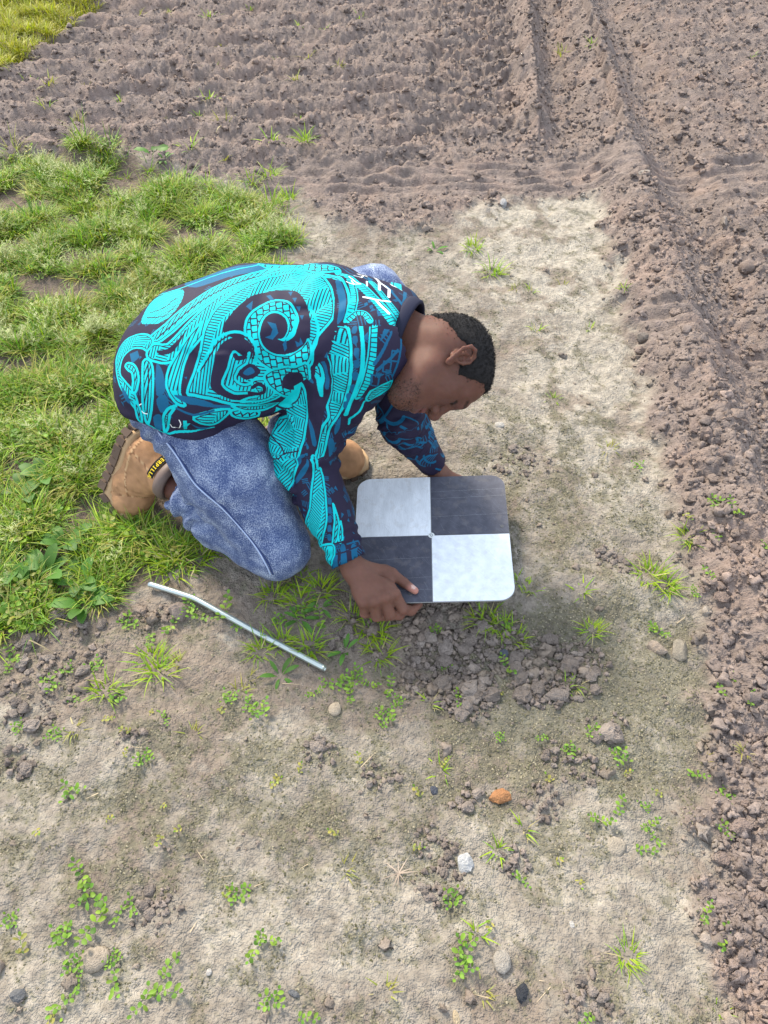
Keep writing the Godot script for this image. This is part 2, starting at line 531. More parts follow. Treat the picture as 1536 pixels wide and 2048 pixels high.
class Blob:
	var o: Vector3
	var c: float
	var nx: int
	var ny: int
	var nz: int
	var f := PackedFloat32Array()

	func _init(lo: Vector3, hi: Vector3, cell: float) -> void:
		o = lo
		c = cell
		nx = int(ceil((hi.x - lo.x) / cell)) + 1
		ny = int(ceil((hi.y - lo.y) / cell)) + 1
		nz = int(ceil((hi.z - lo.z) / cell)) + 1
		f.resize(nx * ny * nz)
		f.fill(0.2)

	func span(lo: Vector3, hi: Vector3) -> Array:
		return [clampi(int((lo.x - o.x) / c), 0, nx), clampi(int((hi.x - o.x) / c) + 2, 0, nx), clampi(int((lo.y - o.y) / c), 0, ny), clampi(int((hi.y - o.y) / c) + 2, 0, ny), clampi(int((lo.z - o.z) / c), 0, nz), clampi(int((hi.z - o.z) / c) + 2, 0, nz)]

	func mixed(i: int, d: float, k: float) -> void:
		var a := f[i]
		var h := k - absf(a - d)
		if h > 0.0:
			f[i] = minf(a, d) - h * h / (4.0 * k)
		elif d < a:
			f[i] = d

	# tapered limb from a to b; stretched by s along wide
	func cone(a: Vector3, b: Vector3, ra: float, rb: float, k := 0.03, wide := Vector3.ZERO, s := 1.0) -> void:
		var m := maxf(ra, rb) * maxf(1.0, s) + k + 2.0 * c
		var e := Vector3(m, m, m)
		var w := span(a.min(b) - e, a.max(b) + e)
		var t := 1.0 - 1.0 / s
		var ba := b - a
		if t != 0.0:
			ba -= wide * (wide.dot(ba) * t)
		var inv := 1.0 / maxf(ba.length_squared(), 1e-9)
		for z in range(w[4], w[5]):
			for y in range(w[2], w[3]):
				var i: int = (z * ny + y) * nx + w[0]
				for x in range(w[0], w[1]):
					var p := o + Vector3(x, y, z) * c - a
					if t != 0.0:
						p -= wide * (wide.dot(p) * t)
					var h := clampf(p.dot(ba) * inv, 0.0, 1.0)
					var d := (p - ba * h).length() - (ra + (rb - ra) * h)
					var g := f[i]
					var q := k - absf(g - d)
					if q > 0.0:
						f[i] = minf(g, d) - q * q / (4.0 * k)
					elif d < g:
						f[i] = d
					i += 1

	func path(pts: Array, radii: Array, k := 0.01) -> void:
		for i in pts.size() - 1:
			cone(pts[i], pts[i + 1], radii[i], radii[i + 1], k)

	func oval(p0: Vector3, r: Vector3, k := 0.02, turn := Basis.IDENTITY, cut := false) -> void:
		var m := maxf(r.x, maxf(r.y, r.z)) + k + 2.0 * c
		var e := Vector3(m, m, m)
		var w := span(p0 - e, p0 + e)
		var inv := turn.inverse()
		for z in range(w[4], w[5]):
			for y in range(w[2], w[3]):
				var i: int = (z * ny + y) * nx + w[0]
				for x in range(w[0], w[1]):
					var q := inv * (o + Vector3(x, y, z) * c - p0) / r
					var k0 := q.length()
					var k1 := (q / r).length()
					var d := k0 * (k0 - 1.0) / maxf(k1, 1e-6) if k0 > 1e-6 else -r.x
					if cut:
						var g := f[i]
						var h := k - absf(g + d)
						if h > 0.0:
							f[i] = maxf(g, -d) + h * h / (4.0 * k)
						elif -d > g:
							f[i] = -d
					else:
						mixed(i, d, k)
					i += 1

	func cut_cone(a: Vector3, b: Vector3, ra: float, rb: float, k := 0.004) -> void:
		var m := maxf(ra, rb) + k + 2.0 * c
		var e := Vector3(m, m, m)
		var w := span(a.min(b) - e, a.max(b) + e)
		var ba := b - a
		var inv := 1.0 / maxf(ba.length_squared(), 1e-9)
		for z in range(w[4], w[5]):
			for y in range(w[2], w[3]):
				var i: int = (z * ny + y) * nx + w[0]
				for x in range(w[0], w[1]):
					var p := o + Vector3(x, y, z) * c - a
					var h := clampf(p.dot(ba) * inv, 0.0, 1.0)
					var d := ra + (rb - ra) * h - (p - ba * h).length()
					var g := f[i]
					var q := k - absf(g - d)
					if q > 0.0:
						f[i] = maxf(g, d) + q * q / (4.0 * k)
					elif d > g:
						f[i] = d
					i += 1

	# keep only what lies behind the plane
	func cut_plane(p0: Vector3, n: Vector3, k := 0.004) -> void:
		var i := 0
		for z in nz:
			for y in ny:
				for x in nx:
					var d := (o + Vector3(x, y, z) * c - p0).dot(n)
					var g := f[i]
					var q := k - absf(g - d)
					if q > 0.0:
						f[i] = maxf(g, d) + q * q / (4.0 * k)
					elif d > g:
						f[i] = d
					i += 1

	# [vertices, indices]
	func skin() -> Array:
		var verts := PackedVector3Array()
		var idx := PackedInt32Array()
		var at := PackedInt32Array()
		at.resize(nx * ny * nz)
		at.fill(-1)
		var sx := 1
		var sy := nx
		var sz := nx * ny
		var near := 2.0 * c
		for z in nz - 1:
			for y in ny - 1:
				var i := z * sz + y * sy - 1
				for x in nx - 1:
					i += 1
					if absf(f[i]) > near:
						continue
					var v := [f[i], f[i + sx], f[i + sy], f[i + sx + sy], f[i + sz], f[i + sx + sz], f[i + sy + sz], f[i + sx + sy + sz]]
					var inside := 0
					for q in 8:
						if v[q] < 0.0:
							inside += 1
					if inside == 0 or inside == 8:
						continue
					var sum := Vector3.ZERO
					var n := 0
					for e in [[0, 1], [2, 3], [4, 5], [6, 7], [0, 2], [1, 3], [4, 6], [5, 7], [0, 4], [1, 5], [2, 6], [3, 7]]:
						var a: float = v[e[0]]
						var b: float = v[e[1]]
						if (a < 0.0) != (b < 0.0):
							var t := a / (a - b)
							var pa := Vector3(e[0] & 1, (e[0] >> 1) & 1, e[0] >> 2)
							var pb := Vector3(e[1] & 1, (e[1] >> 1) & 1, e[1] >> 2)
							sum += pa + (pb - pa) * t
							n += 1
					at[i] = verts.size()
					verts.append(o + (Vector3(x, y, z) + sum / n) * c)
		for z in range(1, nz - 1):
			for y in range(1, ny - 1):
				var i := z * sz + y * sy
				for x in range(1, nx - 1):
					i += 1
					var a := f[i]
					if absf(a) > near:
						continue
					var neg := a < 0.0
					for d in 3:
						var s := sx if d == 0 else (sy if d == 1 else sz)
						if (f[i + s] < 0.0) == neg:
							continue
						var u := sy if d == 0 else (sz if d == 1 else sx)
						var w := sz if d == 0 else (sx if d == 1 else sy)
						var q0 := at[i]
						var q1 := at[i - u]
						var q2 := at[i - u - w]
						var q3 := at[i - w]
						if q0 < 0 or q1 < 0 or q2 < 0 or q3 < 0:
							continue
						if neg:
							idx.append_array([q0, q2, q1, q0, q3, q2])
						else:
							idx.append_array([q0, q1, q2, q0, q2, q3])
		return [verts, idx]


func normals_of(verts: PackedVector3Array, idx: PackedInt32Array) -> PackedVector3Array:
	var n := PackedVector3Array()
	n.resize(verts.size())
	for i in range(0, idx.size(), 3):
		var a := verts[idx[i]]
		var m := (verts[idx[i + 2]] - a).cross(verts[idx[i + 1]] - a)
		n[idx[i]] += m
		n[idx[i + 1]] += m
		n[idx[i + 2]] += m
	for i in n.size():
		n[i] = n[i].normalized()
	return n


func surface(verts: PackedVector3Array, idx: PackedInt32Array, uvs := PackedVector2Array(), cols := PackedColorArray(), norms := PackedVector3Array()) -> ArrayMesh:
	var arr := []
	arr.resize(Mesh.ARRAY_MAX)
	arr[Mesh.ARRAY_VERTEX] = verts
	arr[Mesh.ARRAY_NORMAL] = norms if norms.size() else normals_of(verts, idx)
	if uvs.size():
		arr[Mesh.ARRAY_TEX_UV] = uvs
	if cols.size():
		arr[Mesh.ARRAY_COLOR] = cols
	arr[Mesh.ARRAY_INDEX] = idx
	var m := ArrayMesh.new()
	m.add_surface_from_arrays(Mesh.PRIMITIVE_TRIANGLES, arr)
	return m


# keeps the triangles for which keep[] of all three corners is set
func kept(verts: PackedVector3Array, idx: PackedInt32Array, keep: PackedByteArray) -> PackedInt32Array:
	var out := PackedInt32Array()
	for i in range(0, idx.size(), 3):
		if keep[idx[i]] and keep[idx[i + 1]] and keep[idx[i + 2]]:
			out.append_array([idx[i], idx[i + 1], idx[i + 2]])
	return out


func relaxed(verts: PackedVector3Array, idx: PackedInt32Array, rounds: int, amount := 0.5) -> PackedVector3Array:
	for r in rounds:
		var sum := PackedVector3Array()
		var cnt := PackedInt32Array()
		sum.resize(verts.size())
		cnt.resize(verts.size())
		for i in range(0, idx.size(), 3):
			for e in 3:
				var a := idx[i + e]
				var b := idx[i + (e + 1) % 3]
				sum[a] += verts[b]
				cnt[a] += 1
				sum[b] += verts[a]
				cnt[b] += 1
		for i in verts.size():
			if cnt[i] > 0:
				verts[i] = verts[i].lerp(sum[i] / cnt[i], amount)
	return verts

# ---------------------------------------------------------------- the person

const NECK := Vector3(0.010, 0.500, -1.415)
const R_SHOULDER := Vector3(-0.040, 0.515, -1.318)
const R_ELBOW := Vector3(-0.190, 0.300, -1.235)
const R_WRIST := Vector3(-0.076, 0.107, -1.044)
const L_SHOULDER := Vector3(0.018, 0.450, -1.530)
const L_ELBOW := Vector3(0.045, 0.265, -1.375)
const L_WRIST := Vector3(0.140, 0.052, -1.412)
const R_HIP := Vector3(-0.462, 0.385, -1.325)
const L_HIP := Vector3(-0.462, 0.400, -1.450)
const R_KNEE := Vector3(-0.262, 0.080, -1.115)
const R_ANKLE := Vector3(-0.590, 0.128, -1.325)
const L_KNEE := Vector3(-0.035, 0.430, -1.620)
const L_ANKLE := Vector3(-0.235, 0.118, -1.440)
const HEAD := Vector3(0.122, 0.481, -1.327)
var head_turn := Basis(Vector3(-0.476, -0.577, -0.663), Vector3(0.877, -0.261, -0.402), Vector3(0.059, -0.774, 0.631)).orthonormalized()
var person: Node3D
var beard: Array[Vector3] = []
const PERSON_BASE := Vector3(-0.30, 0.0, -1.30)

# hair line in the head's own axes: key z (forward), value lowest y of the hair
var hair_line := PackedVector2Array([Vector2(-0.12, -0.012), Vector2(-0.085, -0.012), Vector2(-0.05, -0.004), Vector2(-0.036, 0.010), Vector2(-0.022, 0.030), Vector2(-0.004, 0.032), Vector2(0.006, 0.002), Vector2(0.026, -0.008), Vector2(0.038, 0.026), Vector2(0.050, 0.062), Vector2(0.068, 0.086), Vector2(0.085, 0.110)])


func worn(called: String, mesh: Mesh, m: Material, parent: Node = null) -> MeshInstance3D:
	var o := obj(called, mesh, m, person if parent == null else parent)
	if parent == null:
		o.position = -PERSON_BASE
	return o


func build_person() -> void:
	person = thing("person", "person in a turquoise patterned shirt kneeling over a checkered panel", "person", PERSON_BASE)
	build_body()
	build_hair()
	make_shirt()
	make_jeans()
	make_boots()


func head_skull(b: Blob, grow := 0.0) -> void:
	b.oval(Vector3(0, 0.040, -0.010), Vector3(0.075 + grow, 0.086 + grow, 0.088 + grow), 0.03)
	b.oval(Vector3(0, 0.048, 0.042), Vector3(0.063 + grow, 0.064 + grow, 0.056 + grow), 0.035)


func build_body() -> void:
	# head and neck, 3 mm cells, in the head's own axes
	var b := Blob.new(Vector3(-0.115, -0.155, -0.185), Vector3(0.115, 0.145, 0.140), 0.003)
	head_skull(b)
	b.oval(Vector3(0, -0.030, 0.040), Vector3(0.058, 0.076, 0.054), 0.03)
	var inv := Transform3D(head_turn, HEAD).affine_inverse()
	var nb := inv * NECK
	var low := inv * (NECK + Vector3(-0.05, 0.0, -0.01))
	b.cone(Vector3(0, 0.0, -0.034), nb, 0.051, 0.056, 0.045)
	b.cone(nb, low, 0.062, 0.085, 0.04)
	b.cone(Vector3(0, -0.05, 0.02), inv * (NECK + Vector3(0.02, -0.05, 0.0)), 0.036, 0.042, 0.05)
	for s in [-1.0, 1.0]:
		b.cone(Vector3(s * 0.046, -0.048, 0.010), Vector3(s * 0.020, -0.096, 0.064), 0.018, 0.021, 0.035)
		b.oval(Vector3(s * 0.044, -0.014, 0.056), Vector3(0.022, 0.020, 0.022), 0.03)
		b.oval(Vector3(s * 0.034, 0.018, 0.099), Vector3(0.018, 0.013, 0.014), 0.014, Basis.IDENTITY, true)
		b.oval(Vector3(s * 0.032, 0.017, 0.0775), Vector3(0.0145, 0.0125, 0.0135), 0.004)
		b.cut_cone(Vector3(s * 0.020, 0.0125, 0.0925), Vector3(s * 0.043, 0.0125, 0.084), 0.0022, 0.0018, 0.002)
		b.cone(Vector3(s * 0.020, 0.016, 0.0915), Vector3(s * 0.044, 0.016, 0.083), 0.0022, 0.0020, 0.003)
	b.oval(Vector3(0, -0.095, 0.074), Vector3(0.024, 0.021, 0.020), 0.02)
	b.oval(Vector3(0, -0.060, 0.076), Vector3(0.034, 0.026, 0.023), 0.02)
	b.path([Vector3(-0.046, 0.032, 0.070), Vector3(-0.022, 0.038, 0.088), Vector3(0, 0.034, 0.090), Vector3(0.022, 0.038, 0.088), Vector3(0.046, 0.032, 0.070)], [0.010, 0.012, 0.010, 0.012, 0.010], 0.018)
	b.path([Vector3(0, 0.030, 0.090), Vector3(0, 0.008, 0.100), Vector3(0, -0.016, 0.113)], [0.0085, 0.0085, 0.0115], 0.012)
	b.oval(Vector3(0, -0.021, 0.1135), Vector3(0.0135, 0.0125, 0.0125), 0.008)
	for s in [-1.0, 1.0]:
		b.oval(Vector3(s * 0.0150, -0.026, 0.1015), Vector3(0.0105, 0.0100, 0.0115), 0.007)
		b.oval(Vector3(s * 0.0085, -0.0355, 0.1075), Vector3(0.0045, 0.0055, 0.0060), 0.003, Basis.IDENTITY, true)
	b.path([Vector3(-0.025, -0.0600, 0.086), Vector3(-0.010, -0.0545, 0.0985), Vector3(0.010, -0.0545, 0.0985), Vector3(0.025, -0.0600, 0.086)], [0.0040, 0.0070, 0.0070, 0.0040], 0.006)
	b.path([Vector3(-0.025, -0.0630, 0.085), Vector3(0, -0.0700, 0.0965), Vector3(0.025, -0.0630, 0.085)], [0.0040, 0.0085, 0.0040], 0.006)
	b.path([Vector3(0, 0, 0), Vector3(0, 0, 0)], [0.001, 0.001], 0.002)
	for s in [-1.0, 1.0]:
		b.cut_cone(Vector3(0, -0.0618, 0.1055), Vector3(s * 0.028, -0.0612, 0.0895), 0.0024, 0.0022, 0.002)
	# ears
	for s in [-1.0, 1.0]:
		var at := func(y: float, z: float, out := 0.0) -> Vector3: return Vector3(s * (0.0735 + out + 0.012 * clampf((0.010 - z) / 0.035, 0.0, 1.0)), y, z)
		b.oval(at.call(0.004, -0.008, -0.002), Vector3(0.006, 0.027, 0.015), 0.006, Basis(Vector3.RIGHT, 0.25) * Basis(Vector3.UP, s * 0.32))
		b.oval(at.call(-0.024, 0.000, 0.000), Vector3(0.005, 0.010, 0.008), 0.006)
		b.path([at.call(-0.002, 0.002, 0.003), at.call(0.008, 0.006, 0.004), at.call(0.024, 0.004, 0.005), at.call(0.033, -0.006, 0.006), at.call(0.032, -0.020, 0.008), at.call(0.020, -0.0290, 0.009), at.call(0.002, -0.0265, 0.008), at.call(-0.014, -0.014, 0.004), at.call(-0.026, -0.004, 0.003)], [0.0032, 0.0036, 0.0040, 0.0044, 0.0044, 0.0042, 0.0040, 0.0040, 0.0050], 0.003)
		b.path([at.call(0.020, -0.010, 0.003), at.call(0.010, -0.017, 0.004), at.call(-0.004, -0.013, 0.004), at.call(-0.012, -0.004, 0.004)], [0.0034, 0.0036, 0.0034, 0.0030], 0.003)
		b.oval(at.call(0.002, -0.005, 0.0065), Vector3(0.0085, 0.0095, 0.0070), 0.003, Basis.IDENTITY, true)
		b.oval(at.call(0.018, -0.003, 0.0065), Vector3(0.006, 0.0075, 0.006), 0.003, Basis.IDENTITY, true)
	var hs := b.skin()
	var verts: PackedVector3Array = hs[0]
	var idx: PackedInt32Array = hs[1]
	var cols := PackedColorArray()
	cols.resize(verts.size())
	var spot := noise(90.0, 3, 61)
	var blotch := noise(22.0, 2, 62)
	var skin := Color(0.106, 0.050, 0.037)
	for i in verts.size():
		var p := verts[i]
		var c := skin
		var l := 1.0 + 0.10 * spot.get_noise_3dv(p) + 0.12 * blotch.get_noise_3dv(p)
		c = Color(c.r * l, c.g * l, c.b * l)
		# matter of its own colour: lips, the dark iris in the eye slit, eyebrow hair; the jaw speckle is beard stubble plus painted chin shade
		var lip := smoothstep(0.012, 0.008, absf(p.y + 0.062)) * smoothstep(0.026, 0.022, absf(p.x)) * smoothstep(0.083, 0.090, p.z)
		c = c.lerp(Color(0.135, 0.052, 0.046), 0.8 * lip)
		var brow := smoothstep(0.0065, 0.003, absf(p.y - 0.040 + 3.5 * (absf(p.x) - 0.028) * (absf(p.x) - 0.028))) * smoothstep(0.012, 0.016, absf(p.x)) * smoothstep(0.052, 0.046, absf(p.x)) * smoothstep(0.06, 0.07, p.z)
		c = c.lerp(Color(0.012, 0.009, 0.008), brow * clampf(0.75 + 0.9 * spot.get_noise_3dv(p * 1.7), 0.0, 1.0))
		var eye := smoothstep(0.0035, 0.0015, absf(p.y - 0.0125)) * smoothstep(0.016, 0.020, absf(p.x)) * smoothstep(0.047, 0.043, absf(p.x)) * smoothstep(0.07, 0.078, p.z)
		c = c.lerp(Color(0.020, 0.012, 0.009), eye)
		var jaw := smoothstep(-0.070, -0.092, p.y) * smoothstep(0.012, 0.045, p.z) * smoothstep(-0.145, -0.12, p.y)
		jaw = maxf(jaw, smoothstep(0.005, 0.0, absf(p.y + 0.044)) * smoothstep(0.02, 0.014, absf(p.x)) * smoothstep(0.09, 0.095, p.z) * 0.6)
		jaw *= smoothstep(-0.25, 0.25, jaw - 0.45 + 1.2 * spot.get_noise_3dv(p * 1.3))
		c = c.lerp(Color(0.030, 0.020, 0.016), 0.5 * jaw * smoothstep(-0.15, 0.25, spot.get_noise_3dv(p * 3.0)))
		if jaw > 0.6:
			beard.append(Transform3D(head_turn, HEAD) * p)
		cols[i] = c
		verts[i] = Transform3D(head_turn, HEAD) * p
	# hands
	var right := Blob.new(Vector3(-0.155, 0.0, -1.13), Vector3(0.115, 0.155, -0.925), 0.003)
	var w := R_WRIST
	var kn := [Vector3(0.0231, 0.0850, -0.9820), Vector3(0.0011, 0.0915, -0.9690), Vector3(-0.0240, 0.0870, -0.9610), Vector3(-0.0476, 0.0780, -0.9650)]
	var pip := [Vector3(0.0442, 0.0530, -0.9610), Vector3(0.0136, 0.0510, -0.9476), Vector3(-0.0169, 0.0470, -0.9460), Vector3(-0.0449, 0.0450, -0.9555)]
	var dip := [Vector3(0.0640, 0.0320, -0.9700), Vector3(0.0360, 0.0290, -0.9600), Vector3(0.0050, 0.0270, -0.9590), Vector3(-0.0240, 0.0270, -0.9640)]
	var tip := [Vector3(0.0830, 0.0310, -0.9900), Vector3(0.0560, 0.0290, -0.9830), Vector3(0.0260, 0.0280, -0.9820), Vector3(-0.0020, 0.0270, -0.9820)]
	var fr := [0.0132, 0.0134, 0.0128, 0.0116]
	right.cone(R_ELBOW.lerp(w, 0.55), w, 0.034, 0.0255, 0.02, Vector3(0.8, 0.3, 0.3).normalized(), 1.15)
	for q in 4:
		var root: Vector3 = w.lerp(kn[q], 0.18)
		right.cone(root, kn[q], 0.0210, 0.0122, 0.014)
		right.oval(kn[q] + Vector3(0, 0.003, 0.002), Vector3.ONE * (fr[q] * 1.05), 0.009)
		right.cone(kn[q], pip[q], fr[q] * 1.08, fr[q] * 1.02, 0.005)
		right.cone(pip[q], dip[q], fr[q] * 1.02, fr[q] * 0.90, 0.003)
		right.cone(dip[q], tip[q], fr[q] * 0.90, fr[q] * 0.74, 0.003)
	right.cone(kn[3].lerp(w, 0.25), kn[0].lerp(w, 0.25), 0.015, 0.016, 0.02)
	right.cone(w + Vector3(0.006, -0.02, 0.004), Vector3(-0.012, 0.060, -1.005), 0.020, 0.018, 0.02)
	right.cone(w + Vector3(0.020, -0.006, -0.003), Vector3(0.0020, 0.0820, -1.0480), 0.0185, 0.0145, 0.016)
	right.cone(Vector3(0.0020, 0.0820, -1.0480), Vector3(0.0180, 0.0820, -1.0430), 0.0155, 0.0132, 0.008)
	right.cone(Vector3(0.0180, 0.0820, -1.0430), Vector3(0.0460, 0.0735, -1.0225), 0.0128, 0.0118, 0.006)
	right.cone(Vector3(0.0460, 0.0735, -1.0225), Vector3(0.0725, 0.0690, -1.0020), 0.0116, 0.0088, 0.004)
	right.cone(Vector3(0.0060, 0.078, -1.030), kn[0].lerp(Vector3(0.0060, 0.078, -1.030), 0.4), 0.012, 0.012, 0.012)
	var left := Blob.new(Vector3(0.07, 0.0, -1.44), Vector3(0.30, 0.14, -1.22), 0.004)
	var lw := L_WRIST
	left.cone(L_ELBOW.lerp(lw, 0.6), lw, 0.032, 0.0255, 0.02)
	for q in 4:
		var k0 := Vector3(0.205 - 0.019 * q, 0.040 - 0.002 * q, -1.340 + 0.010 * q)
		var k1 := k0 + Vector3(0.014, -0.004, 0.038)
		var k2 := k1 + Vector3(0.006, 0.003, 0.024)
		var k3 := k2 + Vector3(0.002, 0.004, 0.016)
		left.cone(lw.lerp(k0, 0.2), k0, 0.021, 0.0125, 0.014)
		left.cone(k0, k1, 0.0105, 0.0098, 0.005)
		left.cone(k1, k2, 0.0098, 0.0090, 0.003)
		left.cone(k2, k3, 0.0090, 0.0076, 0.003)
	left.cone(lw + Vector3(0.012, -0.012, 0.012), Vector3(0.215, 0.042, -1.372), 0.018, 0.013, 0.014)
	left.cone(Vector3(0.215, 0.042, -1.372), Vector3(0.246, 0.040, -1.352), 0.011, 0.0085, 0.005)
	for g in [right, left]:
		var part: Array = g.skin()
		var first := verts.size()
		for p in part[0]:
			verts.append(p)
			var l := 1.0 + 0.10 * spot.get_noise_3dv(p) + 0.13 * blotch.get_noise_3dv(p)
			var c := Color(0.135 * l, 0.066 * l, 0.048 * l)
			# paler, redder finger pads and the thumb's nail
			var tipd: float = (p - Vector3(0.0735, 0.0660, -1.0010)).length()
			c = c.lerp(Color(0.36, 0.17, 0.135), smoothstep(0.030, 0.012, tipd))
			var nail: Vector3 = p - Vector3(0.0690, 0.0785, -1.0065)
			if Vector3(nail.x * 0.9, nail.y * 0.7, nail.z).length() < 0.0058:
				c = Color(0.52, 0.36, 0.31)
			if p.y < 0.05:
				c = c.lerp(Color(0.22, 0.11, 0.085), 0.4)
			cols.append(c)
		for k in part[1]:
			idx.append(first + k)
	# the rest of the figure under the clothes, 14 mm cells
	var body := Blob.new(Vector3(-0.72, -0.02, -1.74), Vector3(0.20, 0.66, -0.98), 0.014)
	body.cone(Vector3(-0.50, 0.42, -1.37), Vector3(-0.31, 0.475, -1.42), 0.105, 0.10, 0.05, Vector3(0, 0, 1), 1.25)
	body.cone(Vector3(-0.31, 0.475, -1.42), Vector3(-0.04, 0.49, -1.425), 0.10, 0.085, 0.05, Vector3(0, 0, 1), 1.3)
	body.cone(Vector3(-0.04, 0.49, -1.425), HEAD + head_turn * Vector3(0, -0.02, -0.02), 0.042, 0.028, 0.03)
	for limb in [[NECK, R_SHOULDER, 0.055, 0.055], [R_SHOULDER, R_ELBOW, 0.055, 0.042], [R_ELBOW, R_WRIST, 0.040, 0.024], [NECK, L_SHOULDER, 0.055, 0.05], [L_SHOULDER, L_ELBOW, 0.046, 0.040], [L_ELBOW, L_WRIST, 0.038, 0.024], [R_HIP, R_KNEE, 0.09, 0.06], [R_KNEE, R_ANKLE, 0.055, 0.034], [L_HIP, L_KNEE, 0.09, 0.065], [L_KNEE, L_ANKLE, 0.055, 0.04]]:
		body.cone(limb[0], limb[1], limb[2], limb[3], 0.03)
	body.cone(R_ANKLE, R_ANKLE + Vector3(-0.09, -0.015, -0.03), 0.038, 0.036, 0.02)
	body.cone(L_ANKLE, L_ANKLE + Vector3(0.06, -0.06, -0.01), 0.04, 0.036, 0.02)
	var bs := body.skin()
	var first2 := verts.size()
	for p in bs[0]:
		verts.append(p)
		cols.append(skin)
	for k in bs[1]:
		idx.append(first2 + k)
	var m := mat(Color.WHITE, 0.56, 0.30)
	m.vertex_color_use_as_albedo = true
	m.subsurf_scatter_enabled = true
	m.subsurf_scatter_strength = 0.12
	m.heightmap_enabled = true
	m.heightmap_texture = fine_tex
	m.heightmap_scale = 0.04
	m.uv1_triplanar = true
	m.uv1_scale = Vector3(9, 9, 9)
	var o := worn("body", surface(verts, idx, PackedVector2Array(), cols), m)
	o.set_meta("label", "bowed head with a short beard, and bare hands gripping the panel")


func build_hair() -> void:
	var b := Blob.new(Vector3(-0.10, -0.09, -0.135), Vector3(0.10, 0.145, 0.115), 0.004)
	var inv := Transform3D(head_turn, HEAD).affine_inverse()
	head_skull(b)
	b.cone(Vector3(0, -0.005, -0.040), inv * NECK, 0.050, 0.055, 0.03)
	var s := b.skin()
	var verts: PackedVector3Array = s[0]
	var idx: PackedInt32Array = s[1]
	var norms := normals_of(verts, idx)
	var keep := PackedByteArray()
	keep.resize(verts.size())
	var lumps := noise(120.0, 2, 71)
	var edge := noise(60.0, 2, 72)
	for i in verts.size():
		var p := verts[i]
		var over := p.y - along(hair_line, p.z) + 0.008 * edge.get_noise_3dv(p)
		var grown := smoothstep(-0.006, 0.016, over)
		verts[i] = p + norms[i] * (lerpf(-0.004, 0.0055, grown) + 0.0012 * lumps.get_noise_3dv(p) * grown)
		keep[i] = 1 if over > -0.008 else 0
	var m := mat(lin(0.012, 0.011, 0.012), 0.85, 0.35)
	m.rim_enabled = true
	m.rim = 0.25
	m.heightmap_enabled = true
	m.heightmap_texture = fine_tex
	m.heightmap_scale = 0.5
	m.uv1_triplanar = true
	m.uv1_scale = Vector3(14, 14, 14)
	var turned := PackedVector3Array()
	for p in verts:
		turned.append(Transform3D(head_turn, HEAD) * p)
	var o := worn("hair", surface(turned, kept(turned, idx, keep)), m)
	o.set_meta("label", "short tightly curled black hair")
	# small coils, thinning out at the temple and nape
	var coil := SurfaceTool.new()
	coil.begin(Mesh.PRIMITIVE_TRIANGLES)
	var ring := TorusMesh.new()
	ring.inner_radius = 0.30
	ring.outer_radius = 0.50
	ring.rings = 7
	ring.ring_segments = 4
	var placed := []
	rng.seed = 77
	var n := 0
	while n < 9000:
		var i: int = rng.randi() % verts.size()
		var p: Vector3 = verts[i]
		var over := p.y - along(hair_line, p.z)
		if rng.randf() > smoothstep(-0.020, 0.012, over):
			n += 1
			continue
		var size := rng.randf_range(0.0024, 0.0038)
		var basis := Basis.from_euler(Vector3(rng.randf() * TAU, rng.randf() * TAU, rng.randf() * TAU)).scaled(Vector3.ONE * size)
		var lift := 0.0015 + (0.0035 if over < 0.002 else 0.0)
		placed.append(Transform3D(basis, turned[i] + head_turn * (norms[i] * rng.randf_range(0.0, lift) + Vector3(rng.randf_range(-0.002, 0.002), rng.randf_range(-0.002, 0.002), rng.randf_range(-0.002, 0.002)))))
		n += 1
	# stubble of the beard
	for k in 520:
		var basis := Basis.from_euler(Vector3(rng.randf() * TAU, rng.randf() * TAU, rng.randf() * TAU)).scaled(Vector3.ONE * rng.randf_range(0.0016, 0.0028))
		placed.append(Transform3D(basis, beard[rng.randi() % beard.size()] + Vector3(rng.randf_range(-0.0015, 0.0015), rng.randf_range(-0.0015, 0.0015), rng.randf_range(-0.0015, 0.0015))))
	var coils := many("curls", ring, m, placed, PackedColorArray(), o)
	coils.set_meta("kind", "stuff")


# ---------------------------------------------------------------- shirt

var trunk_a := Vector3(-0.640, 0.425, -1.375)
var trunk_b := Vector3(0.075, 0.505, -1.425)


func shirt_uv(p: Vector3) -> Vector2:
	# along the spine and round the trunk, in metres; 0 round = along the spine, right flank positive
	var ax := (trunk_b - trunk_a).normalized()
	var v := (p - trunk_a).dot(ax)
	var r := p - trunk_a - ax * v
	var up := (Vector3.UP - ax * ax.y).normalized()
	var side := ax.cross(up)
	return Vector2(atan2(r.dot(side), r.dot(up)) * 0.17, v)


func sleeve_uv(p: Vector3, s: Vector3, e: Vector3, w: Vector3) -> Vector2:
	var l1 := s.distance_to(e)
	var l2 := e.distance_to(w)
	var d1 := (e - s) / l1
	var d2 := (w - e) / l2
	var bend := (d1 + d2).normalized()
	var lower := (p - e).dot(bend) > 0.0
	var ax := d2 if lower else d1
	var from := e if lower else s
	var t := (p - from).dot(ax)
	var r := p - from - ax * t
	var side := (Vector3(0.75, 0.0, 0.66) - ax * ax.dot(Vector3(0.75, 0.0, 0.66))).normalized()
	var up := side.cross(ax)
	return Vector2(atan2(r.dot(up), r.dot(side)) * 0.068, t + (l1 if lower else 0.0))


